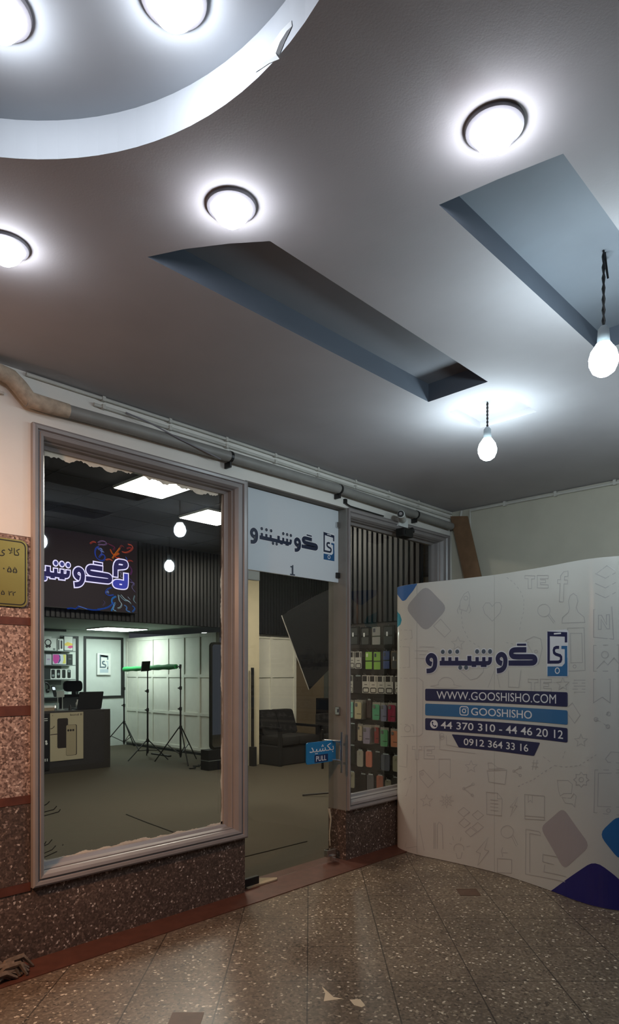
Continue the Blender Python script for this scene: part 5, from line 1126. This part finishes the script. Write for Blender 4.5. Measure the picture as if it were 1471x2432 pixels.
def pack(y0, y1, z0, z1, kind, colr, label, group, hook=True, off=0.0):
    """One hanging pack; y0 is its edge nearer the glass (its right-hand edge as seen)."""
    cy = (y0 + y1) / 2; x = FX + off
    t = thing('phone_case_pack', label, 'phone case', (x, cy, z0), group)
    w = y1 - y0; h = z1 - z0
    if kind == 'case':
        bm = NB(); prism(bm, round_poly([(y0, z0), (y1, z0), (y1, z1), (y0, z1)], .006), xx(x + .004), xx(x + .006)); obj('backing_card', bm, tinted('#8f897c'), t)
        bm = NB(); prism(bm, rrect(y0 + w * .06, y1 - w * .10, z0 + h * .02, z1 - h * .12, min(.018, w * .2)), xx(x - .008), xx(x + .004)); cs = obj('phone_case', bm, tinted(colr), t)
        bm = NB(); prism(bm, rrect(y1 - w * .45, y1 - w * .17, z1 - h * .34, z1 - h * .16, .008), xx(x - .0115), xx(x - .008)); obj('camera_bump', bm, tinted('#6d6a66', .2), cs)
        bm = NB(); flat(bm, [(y0 + w * .10, z0 + h * .27), (y0 + w * .62, z0 + h * .27), (y0 + w * .62, z0 + h * .30), (y0 + w * .10, z0 + h * .30)], xx(x - .0085)); obj('label_strip', bm, M['ink_dark'], t)
    elif kind == 'plain':
        bm = NB(); prism(bm, rrect(y0 + w * .03, y1 - w * .03, z0, z1 - h * .06, min(.018, w * .2)), xx(x - .008), xx(x + .004)); cs = obj('phone_case', bm, tinted(colr), t)
        bm = NB(); prism(bm, rrect(y1 - w * .5, y1 - w * .14, z1 - h * .32, z1 - h * .12, .010), xx(x - .0115), xx(x - .008)); obj('camera_bump', bm, tinted(colr, .25), cs)
        bm = NB(); prism(bm, [(y0 + w * .2, z1 - h * .07), (y1 - w * .2, z1 - h * .07), (y1 - w * .2, z1), (y0 + w * .2, z1)], xx(x - .001), xx(x + .001)); obj('hang_tab', bm, M['clear'], t)
    elif kind == 'card':
        bm = NB(); prism(bm, round_poly([(y0, z0), (y1, z0), (y1, z1), (y0, z1)], .006), xx(x - .003), xx(x + .004)); obj('backing_card', bm, tinted('#bdb7aa'), t)
        bm = NB(); flat(bm, [(y0 + w * .36, z1 - h * .34), (y1 - w * .06, z1 - h * .34), (y1 - w * .06, z1 - h * .04), (y0 + w * .36, z1 - h * .04)], xx(x - .0036)); flat(bm, [(y0 + w * .05, z1 - h * .34), (y0 + w * .16, z1 - h * .34), (y0 + w * .16, z1 - h * .06), (y0 + w * .05, z1 - h * .06)], xx(x - .0036)); obj('dark_window', bm, tinted('#241f1b'), t)
        bm = NB(); P = rrect(y0 + w * .12, y1 - w * .14, z0 + h * .05, z0 + h * .30, .012); stroke(bm, P + [P[0]], w * .10, xx(x - .0037)); obj('dark_ring', bm, tinted('#241f1b'), t)
        bm = NB(); flat(bm, [(y0 + w * .3, z0 + h * .46), (y0 + w * .7, z0 + h * .46), (y0 + w * .7, z0 + h * .49), (y0 + w * .3, z0 + h * .49)], xx(x - .0036)); obj('label_strip', bm, M['ink_dark'], t)
    elif kind == 'dark':
        bm = NB(); prism(bm, round_poly([(y0, z0), (y1, z0), (y1, z1), (y0, z1)], .006), xx(x - .006), xx(x + .004)); obj('clear_bag', bm, tinted(colr, .2), t)
        bm = NB(); prism(bm, rrect(y0 + w * .18, y1 - w * .12, z0 + h * .04, z0 + h * .44, .008), xx(x - .008), xx(x - .006)); prism(bm, rrect(y0 + w * .18, y1 - w * .12, z0 + h * .52, z1 - h * .08, .008), xx(x - .008), xx(x - .006)); obj('folded_case', bm, tinted('#4a4c4a', .25), t)
        bm = NB(); flat(bm, [(y1 - w * .45, z0 + h * .46), (y1 - w * .30, z0 + h * .46), (y1 - w * .30, z0 + h * .68), (y1 - w * .45, z0 + h * .68)], xx(x - .0085)); obj('price_tag', bm, M['white_paper'], t)
    elif kind == 'quad':
        bm = NB(); prism(bm, round_poly([(y0, z0), (y1, z0), (y1, z1), (y0, z1)], .008), xx(x - .003), xx(x + .004)); obj('backing_card', bm, tinted('#26301c'), t)
        bm = NB()
        prism(bm, rrect(y0 + w * .03, y1 - w * .06, z0 + h * .02, z0 + h * .44, .006), xx(x - .006), xx(x - .003)); prism(bm, rrect(y0 + w * .03, y1 - w * .06, z0 + h * .50, z1 - h * .02, .006), xx(x - .006), xx(x - .003)); obj('printed_face', bm, tinted(colr), t)
        bm = NB(); flat(bm, rrect(y1 - w * .42, y1 - w * .16, z1 - h * .30, z1 - h * .10, .005), xx(x - .0066)); obj('label', bm, tinted('#d3dab8' if colr == '#86b548' else '#3a3f4a'), t)
    if hook:
        bm = NB(); tube(bm, [(5.498, cy, z1 + .012), (5.43, cy, z1 + .010), (x - .03, cy, z1 + .012), (x - .035, cy, z1 + .022)], .0028, 6); tube(bm, [(x, cy, z1 - .001), (x, cy, z1 + .012)], .003, 6)
        obj('hook', bm, M['chrome'], SWL)
    return t
G_ = 'phone case packs hanging on the slatwall'
ROWS = [
 ('top', [(.857, .992, 1.902, 2.099, 'dark', '#2c2d2c', 'dark clear bag first from the jamb'), (.701, .837, 1.897, 2.087, 'dark', '#191b1c', 'black bag second from the jamb'), (.568, .684, 1.893, 2.085, 'quad', '#8d8d88', 'black pack with a grey printed card'), (.386, .538, 1.888, 2.09, 'dark', '#33332f', 'wide dark bag at the right end')]),
 ('second', [(.924, .992, 1.65, 1.831, 'card', '', 'white card pack nearest the jamb'), (.826, .915, 1.645, 1.829, 'card', '', 'white card pack beside the green packs'), (.679, .774, 1.636, 1.825, 'quad', '#86b548', 'left one of the two lime green packs'), (.568, .662, 1.631, 1.823, 'quad', '#86b549', 'right one of the two lime green packs'), (.45, .538, 1.639, 1.829, 'quad', '#3d4c78', 'blue and dark grey pack'), (.347, .429, 1.639, 1.826, 'dark', '#6a6152', 'brownish clear pack at the right end')]),
 ('third', [(.945, .992, 1.384, 1.574, 'card', '', 'white card pack nearest the jamb'), (.82, .93, 1.382, 1.574, 'plain', '#2e2824', 'dark phone case on white card'), (.718, .817, 1.384, 1.574, 'card', '', 'first of four like white card packs'), (.618, .715, 1.382, 1.572, 'card', '', 'second of four like white card packs'), (.514, .612, 1.384, 1.57, 'card', '', 'third of four like white card packs'), (.407, .509, 1.382, 1.571, 'card', '', 'fourth of four like white card packs'), (.309, .386, 1.384, 1.569, 'card', '', 'white card pack cut by the display wall')]),
 ('fourth', [(.942, .993, 1.11, 1.305, 'case', '#8fc4ac', 'mint green case'), (.819, .929, 1.1, 1.308, 'case', '#bfae88', 'beige case in front of a deep stack'), (.69, .751, 1.122, 1.322, 'plain', '#3d3029', 'dark brown case'), (.577, .684, 1.102, 1.291, 'case', '#4f9a72', 'emerald green case'), (.483, .571, 1.093, 1.29, 'case', '#767488', 'mauve grey case'), (.371, .48, 1.094, 1.293, 'case', '#8e2440', 'crimson red case')]),
 ('fifth', [(.907, .993, .857, 1.057, 'plain', '#33332c', 'dark olive case'), (.813, .882, .869, 1.053, 'case', '#b5a284', 'sand coloured case'), (.702, .81, .842, 1.043, 'case', '#8b8291', 'lilac grey case in front of a deep stack'), (.588, .654, .857, 1.051, 'case', '#83302c', 'dark red case'), (.468, .577, .832, 1.033, 'case', '#5f9a68', 'leaf green case'), (.343, .442, .837, 1.027, 'case', '#c17c5a', 'orange case')]),
 ('sixth', [(.913, .993, .617, .822, 'plain', '#2c2d24', 'dark green case'), (.8, .888, .594, .778, 'plain', '#a79f8e', 'white grey case'), (.678, .766, .601, .778, 'plain', '#b8705a', 'salmon pink case'), (.565, .654, .589, .778, 'plain', '#1d1815', 'black case'), (.445, .562, .586, .763, 'plain', '#56575e', 'slate grey case'), (.325, .411, .59, .76, 'plain', '#8f8a72', 'greige case at the right end')]),
 ('lowest', [(.919, .993, .353, .534, 'plain', '#a79d84', 'cream case'), (.757, .85, .343, .526, 'plain', '#26221d', 'black case'), (.654, .751, .351, .532, 'plain', '#5c5c5c', 'mid grey case'), (.532, .621, .376, .536, 'plain', '#ac6850', 'salmon case'), (.428, .509, .422, .497, 'plain', '#8e8672', 'short greige case'), (.346, .419, .433, .534, 'plain', '#2f2a24', 'dark brown case at the right end')])]
for rn, items in ROWS:
    for (y0, y1, z0, z1, kd, c, lb) in items:
        p = pack(y0, y1, z0, z1, kd, c, '%s on the slatwall\'s %s row' % (lb, rn), G_)
        if 'deep stack' in lb:
            for k in range(4):
                q = copy_tree(p); q.location.x += .016 * (k + 1); q['label'] = 'like packs stacked behind the front %s on the %s row' % (lb.split(' in front')[0], rn); q['group'] = 'packs stacked behind the %s' % lb.split(' in front')[0]
